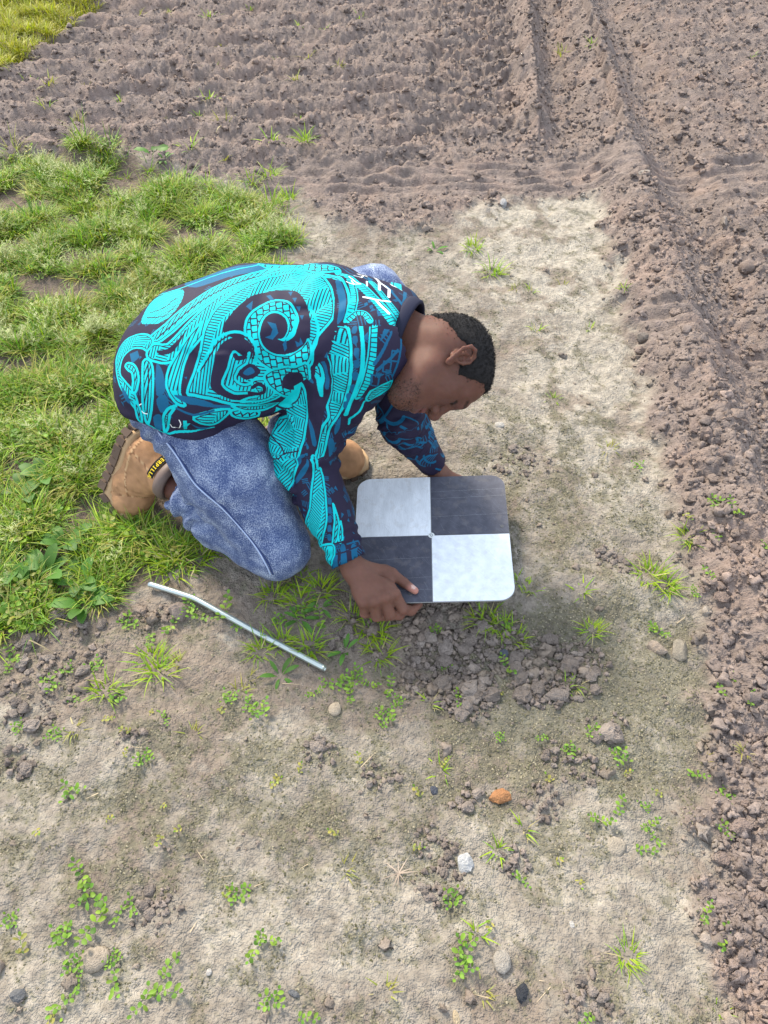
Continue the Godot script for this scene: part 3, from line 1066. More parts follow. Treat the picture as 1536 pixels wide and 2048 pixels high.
func make_shirt() -> void:
	var b := Blob.new(Vector3(-0.70, 0.02, -1.72), Vector3(0.20, 0.70, -0.97), 0.007)
	var z := Vector3(0, 0, 1)
	var roll := Vector3(-0.15, 0.16, 0.97).normalized()
	b.cone(Vector3(-0.488, 0.420, -1.375), Vector3(-0.43, 0.447, -1.395), 0.124, 0.132, 0.05, z, 1.24)
	b.cone(Vector3(-0.43, 0.447, -1.395), Vector3(-0.30, 0.482, -1.422), 0.132, 0.134, 0.06, z, 1.26)
	b.cone(Vector3(-0.30, 0.482, -1.422), Vector3(-0.13, 0.496, -1.420), 0.134, 0.126, 0.06, roll, 1.28)
	b.cone(Vector3(-0.13, 0.496, -1.420), Vector3(-0.025, 0.496, -1.415), 0.126, 0.094, 0.06, roll, 1.30)
	b.cone(NECK + Vector3(-0.03, 0.005, 0), NECK + Vector3(0.045, 0.006, 0.028), 0.092, 0.074, 0.05)
	# loose hem hanging over the hip
	b.cone(Vector3(-0.505, 0.425, -1.272), Vector3(-0.40, 0.432, -1.260), 0.064, 0.064, 0.06)
	b.cone(Vector3(-0.40, 0.432, -1.260), Vector3(-0.28, 0.445, -1.300), 0.064, 0.055, 0.06)
	# sleeves
	b.cone(R_SHOULDER + Vector3(-0.02, -0.005, -0.01), R_SHOULDER, 0.088, 0.082, 0.05)
	b.cone(R_SHOULDER, R_ELBOW, 0.082, 0.071, 0.035)
	b.cone(R_ELBOW, R_ELBOW.lerp(R_WRIST, 0.55), 0.069, 0.054, 0.03)
	b.cone(R_ELBOW.lerp(R_WRIST, 0.55), R_WRIST + Vector3(0.006, -0.01, 0.01), 0.054, 0.041, 0.02)
	b.cone(L_SHOULDER + Vector3(-0.02, 0.0, 0.03), L_SHOULDER, 0.076, 0.072, 0.05)
	b.cone(L_SHOULDER, L_ELBOW, 0.074, 0.060, 0.035)
	b.cone(L_ELBOW, L_WRIST, 0.058, 0.037, 0.02)
	# openings at the cuffs, the neck and the hem
	var rd := (R_WRIST - R_ELBOW).normalized()
	var ld := (L_WRIST - L_ELBOW).normalized()
	var nd := Vector3(0.90, -0.10, 0.40).normalized()
	# hem: open below, so that the jeans come out of it
	local_cut(b, Vector3(-0.46, 0.385, -1.22), Vector3(-0.22, -0.9, 0.25).normalized(), 0.17)
	local_cut(b, Vector3(-0.588, 0.385, -1.34), Vector3(-0.6, -0.8, 0.0).normalized(), 0.17)
	local_cut(b, R_WRIST - rd * 0.016, rd, 0.085)
	local_cut(b, L_WRIST - ld * 0.022, ld, 0.075)
	local_cut(b, NECK + Vector3(0.030, 0.01, 0.02), nd, 0.105)
	b.cut_cone(R_WRIST - rd * 0.035, R_WRIST + rd * 0.06, 0.033, 0.036, 0.002)
	b.cut_cone(NECK + nd * 0.01, NECK + nd * 0.16, 0.066, 0.072, 0.003)
	var s := b.skin()
	var idx: PackedInt32Array = s[1]
	var verts := relaxed(s[0], idx, 1, 0.4)
	var norms := normals_of(verts, idx)
	var fold := noise(9.0, 2, 81)
	var fine := noise(30.0, 2, 82)
	for i in verts.size():
		var p := verts[i]
		var k := 0.0030 * fold.get_noise_3dv(p * 0.6) + 0.0005 * fine.get_noise_3dv(p)
		var su := sleeve_uv(p, R_SHOULDER, R_ELBOW, R_WRIST)
		if (p - R_ELBOW).length() < 0.40 and p.y < 0.56 and p.z > -1.33:
			# creases round the elbow and bunched cuff
			var wob := fold.get_noise_3d(p.x * 1.4, p.y * 1.4, p.z * 1.4)
			k += 0.0085 * exp(-pow((su.y - 0.300) / 0.040, 2.0)) * smoothstep(-0.1, 0.1, su.x + 0.06) * sin(su.y * 150.0 + su.x * 30.0 + 4.0 * wob)
			k += 0.0030 * exp(-pow((su.y - 0.510) / 0.050, 2.0)) * sin(su.y * 200.0 - su.x * 18.0 + 4.0 * wob)
			k += 0.0060 * exp(-pow((su.y - 0.10) / 0.08, 2.0)) * sin(su.y * 60.0 - su.x * 70.0 + 3.0 * wob)
		if (p - L_ELBOW).length() < 0.24:
			var sl := sleeve_uv(p, L_SHOULDER, L_ELBOW, L_WRIST)
			k += 0.005 * exp(-pow((sl.y - 0.29) / 0.06, 2.0)) * sin(sl.y * 190.0 + sl.x * 30.0 + 3.0 * fold.get_noise_3dv(p * 1.5))
		if p.x < -0.2 and p.y < 0.46 and p.z > -1.36:
			# slack folds above the hem
			var w := smoothstep(0.46, 0.40, p.y)
			k += w * 0.008 * sin(p.y * 95.0 + p.x * 26.0 + 4.0 * fold.get_noise_3d(p.x * 0.8, p.y * 0.8, p.z * 0.8))
		if p.y > 0.5 and p.x < 0.0:
			# stretched pull lines between the shoulder blades and the flank
			k += 0.0030 * sin((p.x * 0.75 + (p.z + 1.42) * 0.9) * 62.0 + 4.0 * fold.get_noise_3dv(p)) * smoothstep(0.02, -0.10, p.x) * smoothstep(-0.34, -0.2, p.x)
		verts[i] = p + norms[i] * k
	norms = normals_of(verts, idx)
	# split at the sleeve seams: torso 0, right sleeve 1, left sleeve 2
	var seam_r := (R_ELBOW - R_SHOULDER).normalized() + Vector3(0.55, -0.15, 0.35)
	var seam_l := (L_ELBOW - L_SHOULDER).normalized() + Vector3(0.2, 0.0, -0.3)
	var parts := [PackedInt32Array(), PackedInt32Array(), PackedInt32Array()]
	for i in range(0, idx.size(), 3):
		var p := (verts[idx[i]] + verts[idx[i + 1]] + verts[idx[i + 2]]) / 3.0
		var k := 0
		var near_r := minf(Geometry3D.get_closest_point_to_segment(p, R_SHOULDER, R_ELBOW).distance_to(p), Geometry3D.get_closest_point_to_segment(p, R_ELBOW, R_WRIST).distance_to(p))
		var near_l := minf(Geometry3D.get_closest_point_to_segment(p, L_SHOULDER, L_ELBOW).distance_to(p), Geometry3D.get_closest_point_to_segment(p, L_ELBOW, L_WRIST).distance_to(p))
		if near_r < 0.108 and (p - R_SHOULDER - Vector3(-0.058, 0.055, -0.022)).dot(seam_r) > 0.0 and p.z > -1.40:
			k = 1
		elif near_l < 0.10 and (p - L_SHOULDER - Vector3(-0.02, 0.02, 0.03)).dot(seam_l) > 0.0 and near_l < near_r:
			k = 2
		parts[k].append_array([idx[i], idx[i + 1], idx[i + 2]])
	var shirt := part_of(parts[0], verts, norms, 0)
	var o := worn("shirt", shirt, shirt_material(0))
	o.set_meta("label", "turquoise and navy patterned long sleeved shirt with swirls")
	obj("sleeve", part_of(parts[1], verts, norms, 1), shirt_material(1), o)
	obj("sleeve", part_of(parts[2], verts, norms, 2), shirt_material(2), o)
	# collar band
	var ring := SurfaceTool.new()
	ring.begin(Mesh.PRIMITIVE_TRIANGLES)
	var cc := NECK + Vector3(0.034, 0.010, 0.022)
	var e1 := nd.cross(Vector3.UP).normalized()
	var e2 := e1.cross(nd).normalized()
	var prof := [Vector2(0.078, -0.012), Vector2(0.081, -0.004), Vector2(0.078, 0.014), Vector2(0.073, 0.018), Vector2(0.069, 0.013), Vector2(0.069, -0.012)]
	sweep_ring(ring, cc, e1, e2, nd, prof, 40, 1.06, 1.0)
	obj("collar", ring.commit(), mat(lin(0.016, 0.018, 0.038), 0.75, 0.3), o)


func sweep_ring(st: SurfaceTool, at: Vector3, e1: Vector3, e2: Vector3, n: Vector3, prof: Array, sides: int, s1 := 1.0, s2 := 1.0) -> void:
	var rows := []
	for i in sides:
		var u := TAU * i / sides
		var row := []
		for q in prof:
			row.append(at + (e1 * cos(u) * s1 + e2 * sin(u) * s2) * q.x + n * q.y)
		rows.append(row)
	var m := prof.size()
	for i in sides:
		var r0: Array = rows[i]
		var r1: Array = rows[(i + 1) % sides]
		for j in m:
			var k := (j + 1) % m
			for v in [r0[j], r0[k], r1[k], r0[j], r1[k], r1[j]]:
				st.add_vertex(v)
	st.index()
	st.generate_normals()


func local_cut(b: Blob, p0: Vector3, n: Vector3, reach: float) -> void:
	var e := Vector3.ONE * reach
	var w := b.span(p0 - e, p0 + e)
	for z in range(w[4], w[5]):
		for y in range(w[2], w[3]):
			for x in range(w[0], w[1]):
				var i: int = (z * b.ny + y) * b.nx + x
				var r := b.o + Vector3(x, y, z) * b.c - p0
				if r.length() < reach:
					b.f[i] = maxf(b.f[i], r.dot(n))


const TORSO_SIZE := Vector2(1.07, 0.80)
const SLEEVE_SIZE := Vector2(0.4273, 0.72)


func part_of(tri: PackedInt32Array, verts: PackedVector3Array, norms: PackedVector3Array, kind: int) -> ArrayMesh:
	var v := PackedVector3Array()
	var n := PackedVector3Array()
	var uv := PackedVector2Array()
	var idx := PackedInt32Array()
	var seen := {}
	var size := TORSO_SIZE if kind == 0 else SLEEVE_SIZE
	for i in range(0, tri.size(), 3):
		var q := []
		for k in 3:
			var p := verts[tri[i + k]]
			var t: Vector2
			if kind == 0:
				t = shirt_uv(p)
			elif kind == 1:
				t = sleeve_uv(p, R_SHOULDER, R_ELBOW, R_WRIST)
			else:
				t = sleeve_uv(p, L_SHOULDER, L_ELBOW, L_WRIST)
			q.append(Vector2(t.x / size.x + 0.5, (t.y + (0.0 if kind == 0 else 0.09)) / size.y))
		# triangles across the seam keep to one side of it
		for k in 3:
			if q[k].x < 0.25 and (q[(k + 1) % 3].x > 0.75 or q[(k + 2) % 3].x > 0.75):
				q[k].x += 1.0
		for k in 3:
			var key := tri[i + k] * 2 + (1 if q[k].x > 1.0 else 0)
			if not seen.has(key):
				seen[key] = v.size()
				v.append(verts[tri[i + k]])
				n.append(norms[tri[i + k]])
				uv.append(q[k])
			idx.append(seen[key])
	return surface(v, idx, uv, PackedColorArray(), n)


func make_jeans() -> void:
	var b := Blob.new(Vector3(-0.74, -0.01, -1.80), Vector3(0.10, 0.60, -0.99), 0.007)
	b.cone(R_HIP + Vector3(-0.025, -0.012, -0.02), L_HIP + Vector3(-0.025, -0.01, 0.02), 0.112, 0.112, 0.06)
	b.cone(R_HIP, R_HIP.lerp(R_KNEE, 0.5) + Vector3(0.005, 0.012, 0.0), 0.114, 0.110, 0.05)
	b.cone(R_HIP.lerp(R_KNEE, 0.5) + Vector3(0.005, 0.012, 0.0), R_KNEE + Vector3(0.006, 0.012, 0.0), 0.112, 0.079, 0.05)
	b.cone(R_KNEE, R_KNEE.lerp(R_ANKLE, 0.4) + Vector3(0, 0.0, 0.01), 0.076, 0.071, 0.014)
	b.cone(R_KNEE.lerp(R_ANKLE, 0.4) + Vector3(0, 0.0, 0.01), R_ANKLE + Vector3(0.06, -0.012, 0.035), 0.071, 0.056, 0.016)
	b.cone(L_HIP, L_KNEE, 0.118, 0.088, 0.05)
	b.cone(L_KNEE, L_ANKLE + Vector3(0, 0.04, 0), 0.086, 0.066, 0.03)
	var ad := (R_ANKLE - R_KNEE).normalized()
	local_cut(b, R_ANKLE - ad * 0.098, ad, 0.13)
	b.cut_cone(R_ANKLE - ad * 0.15, R_ANKLE + ad * 0.08, 0.046, 0.050, 0.003)
	var s := b.skin()
	var idx: PackedInt32Array = s[1]
	var verts := relaxed(s[0], idx, 1, 0.4)
	var norms := normals_of(verts, idx)
	var fold := noise(8.0, 2, 91)
	var fine := noise(26.0, 2, 92)
	for i in verts.size():
		var p := verts[i]
		var k := 0.0065 * fold.get_noise_3dv(p) + 0.0022 * fine.get_noise_3dv(p)
		# bunched cloth on the calf towards the ankle
		var t := (p - R_KNEE).dot(ad)
		if p.y < 0.22 and t > 0.12:
			k += 0.0068 * smoothstep(0.08, 0.22, t) * sin(t * 82.0 + p.y * 70.0 + 9.0 * fold.get_noise_3dv(p * 0.8))
		# folds where hip and knee bend
		var h := (p - R_HIP).dot((R_KNEE - R_HIP).normalized())
		if p.z > -1.35 and h < 0.16:
			k += 0.004 * smoothstep(0.16, 0.05, h) * sin(h * 120.0 + p.x * 40.0 + 3.0 * fold.get_noise_3dv(p))
		verts[i] = p + norms[i] * k
	var m := mat(Color.WHITE, 0.88, 0.25)
	m.albedo_texture = denim_texture()
	m.heightmap_enabled = true
	m.heightmap_texture = fine_tex
	m.heightmap_scale = 0.12
	m.uv1_triplanar = true
	m.uv1_scale = Vector3(4.2, 4.2, 4.2)
	m.rim_enabled = true
	m.rim = 0.15
	var o := worn("jeans", surface(verts, idx), m)
	o.set_meta("label", "faded blue jeans with a dark side seam, one knee on the ground")
	# felled side seam and its pale worn edge, drawn up over the thigh
	var near := func(p: Vector3, lift: float) -> Vector3:
		var best := 0
		for i in verts.size():
			if verts[i].distance_squared_to(p) < verts[best].distance_squared_to(p):
				best = i
		return verts[best].lerp(p, 0.3) + norms[best] * lift
	var side := [Vector3(-0.4945, 0.3863, -1.2086), Vector3(-0.4593, 0.351, -1.1789), Vector3(-0.4243, 0.3091, -1.138), Vector3(-0.3936, 0.2915, -1.1121), Vector3(-0.3608, 0.2572, -1.0978), Vector3(-0.3273, 0.2076, -1.0846), Vector3(-0.2947, 0.1605, -1.0635), Vector3(-0.2702, 0.123, -1.0397), Vector3(-0.2624, 0.0844, -1.0329)]
	var dark := []
	var worn_edge := []
	for p in side:
		var q: Vector3 = near.call(p, 0.0004)
		dark.append(q)
		worn_edge.append(near.call(q + Vector3(-0.004, -0.001, 0.004), 0.0005))
	obj("seam", tube_along(dark, 0.0022), mat(lin(0.035, 0.055, 0.14), 0.9, 0.2), o)
	obj("seam", tube_along(worn_edge, 0.0021), mat(lin(0.34, 0.42, 0.60), 0.9, 0.2), o)


func denim_texture() -> ImageTexture:
	var n := 768
	var fine := noise(0.075, 3, 93, FastNoiseLite.TYPE_SIMPLEX, 0.8).get_seamless_image(n, n, false, false, 0.1, true).get_data()
	var wash := noise(0.006, 4, 94, FastNoiseLite.TYPE_SIMPLEX_SMOOTH, 0.55).get_seamless_image(n, n, false, false, 0.1, true).get_data()
	var data := PackedByteArray()
	data.resize(n * n * 3)
	var dark := Vector3(0.200, 0.265, 0.425)
	var light := Vector3(0.78, 0.82, 0.87)
	for i in n * n:
		var a := fine[i] / 255.0
		var w := wash[i] / 255.0
		var t := clampf((a - 0.40) * 2.0 + (w - 0.5) * 1.0, 0.0, 1.0)
		var c := dark.lerp(light, t)
		data[i * 3] = int(c.x * 255.0)
		data[i * 3 + 1] = int(c.y * 255.0)
		data[i * 3 + 2] = int(c.z * 255.0)
	return tex(Image.create_from_data(n, n, false, Image.FORMAT_RGB8, data))


func tube_along(pts: Array, r: float, sides := 6) -> ArrayMesh:
	var curve := Curve3D.new()
	curve.bake_interval = 0.006
	for k in pts.size():
		var t: Vector3 = (pts[mini(k + 1, pts.size() - 1)] - pts[maxi(k - 1, 0)]) / 6.0
		curve.add_point(pts[k], -t, t)
	var line := curve.get_baked_points()
	var n := line.size()
	var verts := PackedVector3Array()
	var idx := PackedInt32Array()
	for i in n:
		var d := (line[mini(i + 1, n - 1)] - line[maxi(i - 1, 0)]).normalized()
		var e1 := d.cross(Vector3(0.3, 0.9, 0.2)).normalized()
		var e2 := e1.cross(d)
		for k in sides:
			var a := TAU * k / sides
			verts.append(line[i] + (e1 * cos(a) + e2 * sin(a)) * r * (0.25 if i == 0 or i == n - 1 else 1.0))
	for i in n - 1:
		for k in sides:
			var a := i * sides + k
			var b := i * sides + (k + 1) % sides
			idx.append_array([a, b, a + sides, b, b + sides, a + sides])
	return surface(verts, idx)

# ---------------------------------------------------------------- the shirt's print
# each entry: what (0 filled shape, 1 line, 2 ladder band), ink (0 navy, 1 turquoise, 2 blue, 3 white), style or width, outline in texels

const TORSO_PRINT := [
	[0, 2, 0, [605, 313, 601, 318, 599, 325, 598, 335, 581, 367, 581, 381, 599, 413, 619, 444, 625, 457, 630, 470, 629, 483, 625, 495, 629, 508, 627, 521, 617, 545, 600, 566, 591, 585, 574, 600, 564, 615, 569, 629, 562, 641, 564, 649, 582, 655, 593, 654, 608, 646, 624, 634, 638, 619, 669, 596, 678, 587, 695, 567, 701, 556, 712, 520, 716, 497, 717, 447, 715, 409, 713, 386, 708, 367, 684, 339, 643, 317]],
	[0, 2, 2, [627, 560, 621, 563, 614, 571, 608, 582, 582, 608, 582, 639, 589, 655, 586, 667, 590, 679, 591, 692, 595, 704, 605, 717, 650, 754, 658, 764, 665, 780, 670, 809, 675, 817, 683, 818, 697, 806, 705, 796, 711, 784, 712, 757, 708, 743, 692, 705, 689, 693, 688, 668, 684, 656, 661, 616, 655, 600, 653, 585, 645, 571, 635, 562]],
	[0, 1, 3, [691, 197, 666, 200, 659, 208, 661, 224, 670, 237, 671, 251, 676, 268, 676, 284, 678, 299, 683, 311, 691, 320, 716, 328, 745, 328, 773, 324, 809, 311, 821, 304, 842, 287, 854, 269, 856, 256, 852, 241, 844, 227, 828, 202, 818, 192, 800, 186, 776, 186]],
	[1, 0, 4, [770, 215, 777, 229, 783, 247, 782, 264, 774, 275, 740, 304]],
	[1, 0, 4, [795, 208, 817, 237, 825, 254, 826, 268, 821, 279, 810, 290, 790, 305]],
	[0, 1, 1, [956, 212, 947, 218, 939, 227, 934, 238, 937, 251, 943, 266, 944, 282, 939, 290, 925, 307, 855, 382, 834, 409, 800, 456, 770, 506, 743, 548, 690, 612, 680, 635, 680, 683, 681, 694, 685, 706, 693, 719, 719, 753, 725, 763, 728, 772, 745, 801, 754, 813, 763, 821, 770, 823, 771, 820, 762, 787, 762, 772, 753, 731, 734, 695, 731, 683, 729, 662, 730, 649, 733, 637, 737, 625, 744, 615, 769, 583, 898, 433, 952, 379, 975, 353, 988, 336, 997, 315, 1002, 292, 1003, 269, 1001, 255, 991, 229, 985, 219, 976, 212, 966, 210]],
	[0, 0, 0, [959, 244, 961, 266, 960, 281, 955, 290, 935, 318, 903, 348, 907, 347, 951, 318, 969, 301, 975, 289, 977, 276, 977, 265, 973, 254, 965, 246]],
	[0, 1, 4, [904, 225, 897, 231, 867, 277, 816, 329, 800, 349, 767, 399, 751, 430, 737, 484, 726, 517, 702, 559, 692, 569, 645, 609, 639, 619, 638, 630, 644, 662, 641, 677, 637, 691, 640, 703, 645, 711, 651, 714, 656, 711, 677, 678, 684, 663, 693, 634, 698, 624, 740, 563, 770, 513, 832, 397, 857, 361, 902, 306, 928, 264, 933, 246, 928, 234, 917, 225]],
	[1, 1, 7, [644, 229, 646, 236, 657, 248, 666, 261, 670, 287, 671, 302, 669, 317, 659, 361, 655, 372, 652, 398, 674, 478, 672, 491, 663, 528, 652, 548, 638, 561]],
	[1, 0, 5, [918, 247, 862, 320, 817, 374, 803, 394, 784, 433, 760, 505, 738, 550, 724, 575, 682, 633]],
	[0, 1, 4, [1060, 265, 1038, 270, 1017, 280, 933, 347, 901, 380, 890, 395, 894, 395, 904, 390, 959, 358, 988, 340, 1017, 325, 1065, 307, 1083, 303, 1095, 306, 1105, 311, 1112, 313, 1114, 307, 1112, 298, 1108, 289, 1102, 282, 1086, 271, 1069, 265]],
	[0, 1, 1, [1040, 354, 980, 383, 925, 399, 903, 409, 872, 426, 853, 441, 822, 475, 787, 522, 732, 605, 726, 616, 717, 639, 715, 650, 712, 689, 714, 702, 727, 727, 757, 764, 770, 773, 786, 781, 803, 787, 822, 791, 875, 795, 908, 794, 923, 792, 935, 788, 945, 781, 954, 772, 977, 745, 994, 728, 1005, 721, 1051, 710, 1061, 705, 1067, 697, 1071, 687, 1100, 617, 1111, 599, 1125, 595, 1144, 596, 1160, 589, 1165, 580, 1169, 569, 1173, 543, 1173, 529, 1171, 506, 1167, 495, 1149, 455, 1119, 407, 1108, 387, 1092, 345, 1089, 328, 1085, 326, 1078, 329]],
	[0, 0, 0, [932, 457, 923, 457, 913, 462, 902, 469, 864, 503, 832, 537, 819, 556, 810, 578, 805, 603, 803, 626, 806, 650, 810, 661, 821, 681, 830, 690, 854, 704, 883, 714, 909, 719, 936, 720, 962, 718, 984, 713, 1005, 706, 1024, 695, 1032, 687, 1042, 668, 1055, 633, 1058, 611, 1056, 599, 1049, 576, 1036, 557, 1020, 541, 989, 525, 979, 518, 972, 510, 946, 468, 939, 461]],
	[1, 1, 9, [890, 721, 924, 734, 950, 740, 962, 741, 985, 736, 1005, 728, 1023, 715, 1038, 695, 1055, 666]],
	[0, 1, 2, [953, 522, 930, 524, 909, 530, 899, 535, 888, 543, 878, 553, 862, 575, 853, 598, 851, 622, 853, 633, 856, 645, 862, 656, 871, 665, 883, 672, 909, 681, 921, 683, 935, 683, 949, 679, 960, 674, 969, 667, 976, 659, 983, 643, 984, 635, 982, 631, 963, 646, 944, 653, 934, 654, 923, 652, 912, 647, 903, 639, 896, 629, 892, 617, 892, 606, 895, 596, 902, 586, 911, 578, 923, 572, 937, 567, 952, 564, 966, 564, 980, 566, 992, 570, 1003, 577, 1012, 587, 1019, 598, 1023, 610, 1026, 623, 1026, 637, 1025, 648, 1012, 680, 993, 700, 991, 707, 997, 710, 1009, 712, 1023, 712, 1035, 709, 1044, 704, 1053, 697, 1067, 677, 1077, 655, 1084, 630, 1085, 618, 1083, 608, 1079, 597, 1067, 578, 1052, 561, 1044, 553, 1014, 535, 984, 525]],
	[0, 0, 0, [955, 566, 932, 573, 912, 585, 904, 594, 899, 605, 898, 616, 901, 627, 907, 637, 915, 645, 926, 649, 939, 651, 951, 650, 960, 647, 969, 641, 975, 635, 978, 628, 979, 618, 982, 639, 980, 651, 974, 661, 954, 678, 914, 695, 909, 699, 915, 702, 929, 704, 959, 706, 985, 704, 996, 699, 1005, 691, 1017, 669, 1021, 657, 1024, 631, 1020, 606, 1015, 595, 1009, 586, 1000, 578, 991, 572, 980, 568, 968, 566]],
	[0, 1, 0, [977, 615, 978, 631, 976, 642, 970, 650, 962, 658, 953, 665, 912, 676, 917, 678, 941, 680, 964, 674, 973, 669, 980, 660, 985, 650, 987, 640, 985, 630]],
	[0, 2, 0, [920, 591, 931, 617, 960, 621, 977, 601, 967, 579, 963, 597, 947, 605]],
	[0, 2, 0, [993, 629, 982, 641, 1008, 640, 1016, 631]],
	[0, 2, 0, [989, 667, 997, 679, 981, 684, 1001, 690, 1008, 670]],
	[0, 2, 0, [820, 660, 822, 675, 841, 668]],
	[0, 2, 0, [850, 672, 852, 687, 871, 680]],
	[0, 2, 0, [883, 681, 886, 696, 901, 689]],
	[0, 2, 0, [914, 689, 917, 703, 931, 696]],
	[0, 2, 0, [860, 532, 841, 553, 878, 548]],
	[0, 2, 0, [824, 593, 824, 606, 850, 619, 848, 606]],
	[0, 0, 0, [1083, 396, 1075, 396, 1055, 402, 1011, 421, 990, 431, 971, 446, 964, 456, 959, 467, 956, 480, 955, 495, 958, 508, 963, 518, 971, 528, 981, 534, 991, 537, 1003, 538, 1014, 535, 1023, 528, 1059, 490, 1076, 475, 1082, 472, 1086, 475, 1086, 497, 1099, 522, 1107, 533, 1117, 543, 1128, 552, 1136, 553, 1141, 547, 1145, 523, 1145, 500, 1139, 468, 1130, 447, 1101, 409, 1093, 400]],
	[1, 1, 9, [1036, 366, 996, 401, 969, 420, 954, 434, 942, 458, 938, 483, 939, 495, 942, 508, 952, 528, 960, 535, 969, 541, 989, 548, 1002, 549, 1016, 547, 1028, 542, 1038, 535, 1046, 525, 1050, 515, 1049, 505, 1042, 487]],
	[1, 0, 4, [1037, 374, 997, 411, 968, 434, 961, 443, 951, 464, 947, 486, 948, 499, 953, 513, 960, 524, 970, 532, 995, 540, 1006, 540, 1024, 535]],
	[0, 1, 4, [1081, 431, 1072, 434, 1041, 457, 1005, 474, 997, 480, 997, 485, 1011, 497, 1016, 504, 1014, 513, 1006, 527, 1014, 524, 1037, 511, 1046, 488, 1066, 472, 1076, 470, 1084, 475, 1091, 484, 1096, 495, 1096, 506, 1093, 518, 1092, 530, 1097, 541, 1106, 552, 1114, 558, 1124, 556, 1135, 548, 1141, 539, 1138, 528, 1123, 502, 1116, 468, 1112, 458, 1097, 440, 1089, 434]],
	[1, 0, 13, [1007, 483, 1014, 487, 1017, 490, 1018, 502, 1017, 508, 1007, 514, 1001, 514, 990, 504, 986, 498, 984, 491, 984, 484, 990, 470, 1003, 457, 1039, 441, 1072, 417]],
	[0, 1, 1, [1090, 517, 1085, 525, 1086, 538, 1089, 550, 1095, 560, 1103, 569, 1112, 575, 1122, 578, 1133, 577, 1144, 573, 1151, 567, 1157, 558, 1161, 547, 1161, 535, 1159, 521, 1147, 477, 1143, 470, 1142, 474, 1139, 498, 1141, 519, 1137, 526, 1127, 525, 1099, 517]],
	[1, 0, 11, [1108, 516, 1102, 528, 1100, 535, 1102, 540, 1111, 549, 1117, 550, 1124, 548, 1130, 545, 1132, 539, 1132, 524, 1123, 502]],
	[0, 1, 2, [1079, 559, 1071, 577, 1064, 603, 1061, 658, 1053, 687, 1059, 695, 1067, 696, 1091, 694, 1124, 688, 1157, 679, 1169, 673, 1183, 662, 1190, 649, 1192, 635, 1188, 622, 1183, 612, 1173, 601, 1116, 564, 1097, 556, 1087, 555]],
	[0, 0, 0, [1112, 605, 1103, 609, 1086, 625, 1081, 633, 1079, 642, 1082, 659, 1086, 667, 1094, 671, 1109, 671, 1129, 667, 1145, 661, 1154, 652, 1158, 641, 1153, 622, 1146, 614, 1138, 607, 1130, 604, 1121, 603]],
	[0, 0, 0, [1058, 484, 1052, 490, 1045, 500, 1040, 511, 1038, 520, 1043, 532, 1054, 543, 1063, 549, 1070, 546, 1075, 538, 1079, 529, 1082, 508, 1080, 499, 1074, 491, 1066, 484]],
	[0, 2, 0, [1060, 497, 1055, 502, 1050, 512, 1048, 520, 1051, 526, 1058, 531, 1063, 532, 1067, 528, 1070, 511, 1068, 504, 1064, 498]],
	[0, 1, 1, [974, 80, 943, 80, 916, 84, 877, 98, 864, 110, 855, 123, 856, 139, 863, 169, 877, 198, 889, 215, 903, 228, 916, 235, 930, 233, 944, 224, 953, 215, 952, 210, 940, 198, 935, 188, 929, 174, 927, 160, 930, 146, 939, 131, 952, 118, 968, 111, 988, 106, 1007, 103, 1022, 103, 1035, 108, 1050, 127, 1067, 145, 1077, 153, 1087, 157, 1099, 159, 1114, 159, 1126, 156, 1132, 152, 1129, 147, 1121, 141, 1091, 120, 1068, 101, 1058, 96, 1047, 91, 1016, 83]],
	[0, 2, 0, [948, 147, 943, 178, 971, 185, 991, 156]],
	[0, 1, 4, [996, 129, 990, 131, 986, 136, 985, 143, 988, 152, 993, 161, 1001, 168, 1011, 173, 1024, 176, 1037, 177, 1050, 175, 1074, 164, 1080, 158, 1083, 151, 1081, 147, 1049, 157, 1029, 157, 1022, 155, 1018, 152, 1014, 143, 1008, 137, 1002, 132]],
	[0, 1, 4, [989, 196, 982, 203, 983, 212, 989, 219, 997, 223, 1010, 226, 1028, 226, 1057, 222, 1090, 214, 1125, 200, 1154, 184, 1170, 172, 1167, 169, 1156, 169, 1123, 173, 1060, 187, 998, 194]],
	[1, 0, 4, [999, 212, 1044, 209, 1067, 205, 1099, 196, 1136, 182]],
	[0, 2, 0, [1002, 240, 1002, 246, 1015, 254, 1030, 259, 1049, 262, 1069, 261, 1076, 259, 1085, 249, 1091, 235, 1087, 227, 1046, 231]],
	[0, 2, 0, [1098, 224, 1091, 233, 1086, 247, 1086, 256, 1095, 261, 1108, 261, 1120, 258, 1127, 249, 1133, 236, 1133, 227, 1124, 224, 1110, 222]],
	[0, 1, 1, [1189, 217, 1162, 224, 1146, 231, 1136, 238, 1123, 253, 1117, 265, 1114, 278, 1113, 284, 1137, 255, 1183, 231, 1189, 224, 1191, 219]],
	[0, 1, 1, [1144, 329, 1140, 350, 1141, 390, 1147, 417, 1151, 427, 1154, 433, 1161, 432, 1167, 424, 1179, 402, 1185, 388, 1186, 375, 1182, 362, 1168, 341, 1151, 326]],
	[1, 2, 8, [1099, 310, 1112, 347, 1149, 441]],
	[1, 2, 6, [1119, 283, 1131, 309, 1139, 331, 1141, 390]],
	[1, 3, 3, [1171, 243, 1181, 242, 1184, 244, 1186, 250, 1182, 265, 1177, 271, 1162, 281, 1157, 282, 1150, 280]],
	[1, 3, 3, [1111, 171, 1115, 163, 1119, 161, 1125, 162, 1137, 168, 1139, 173, 1139, 181]],
	[0, 1, 0, [1152, 292, 1152, 304, 1162, 301, 1162, 312, 1173, 297, 1191, 288, 1191, 278]],
	[0, 2, 0, [1087, 285, 1088, 301, 1098, 344, 1109, 371, 1123, 392, 1126, 395, 1112, 326, 1101, 303, 1090, 286]],
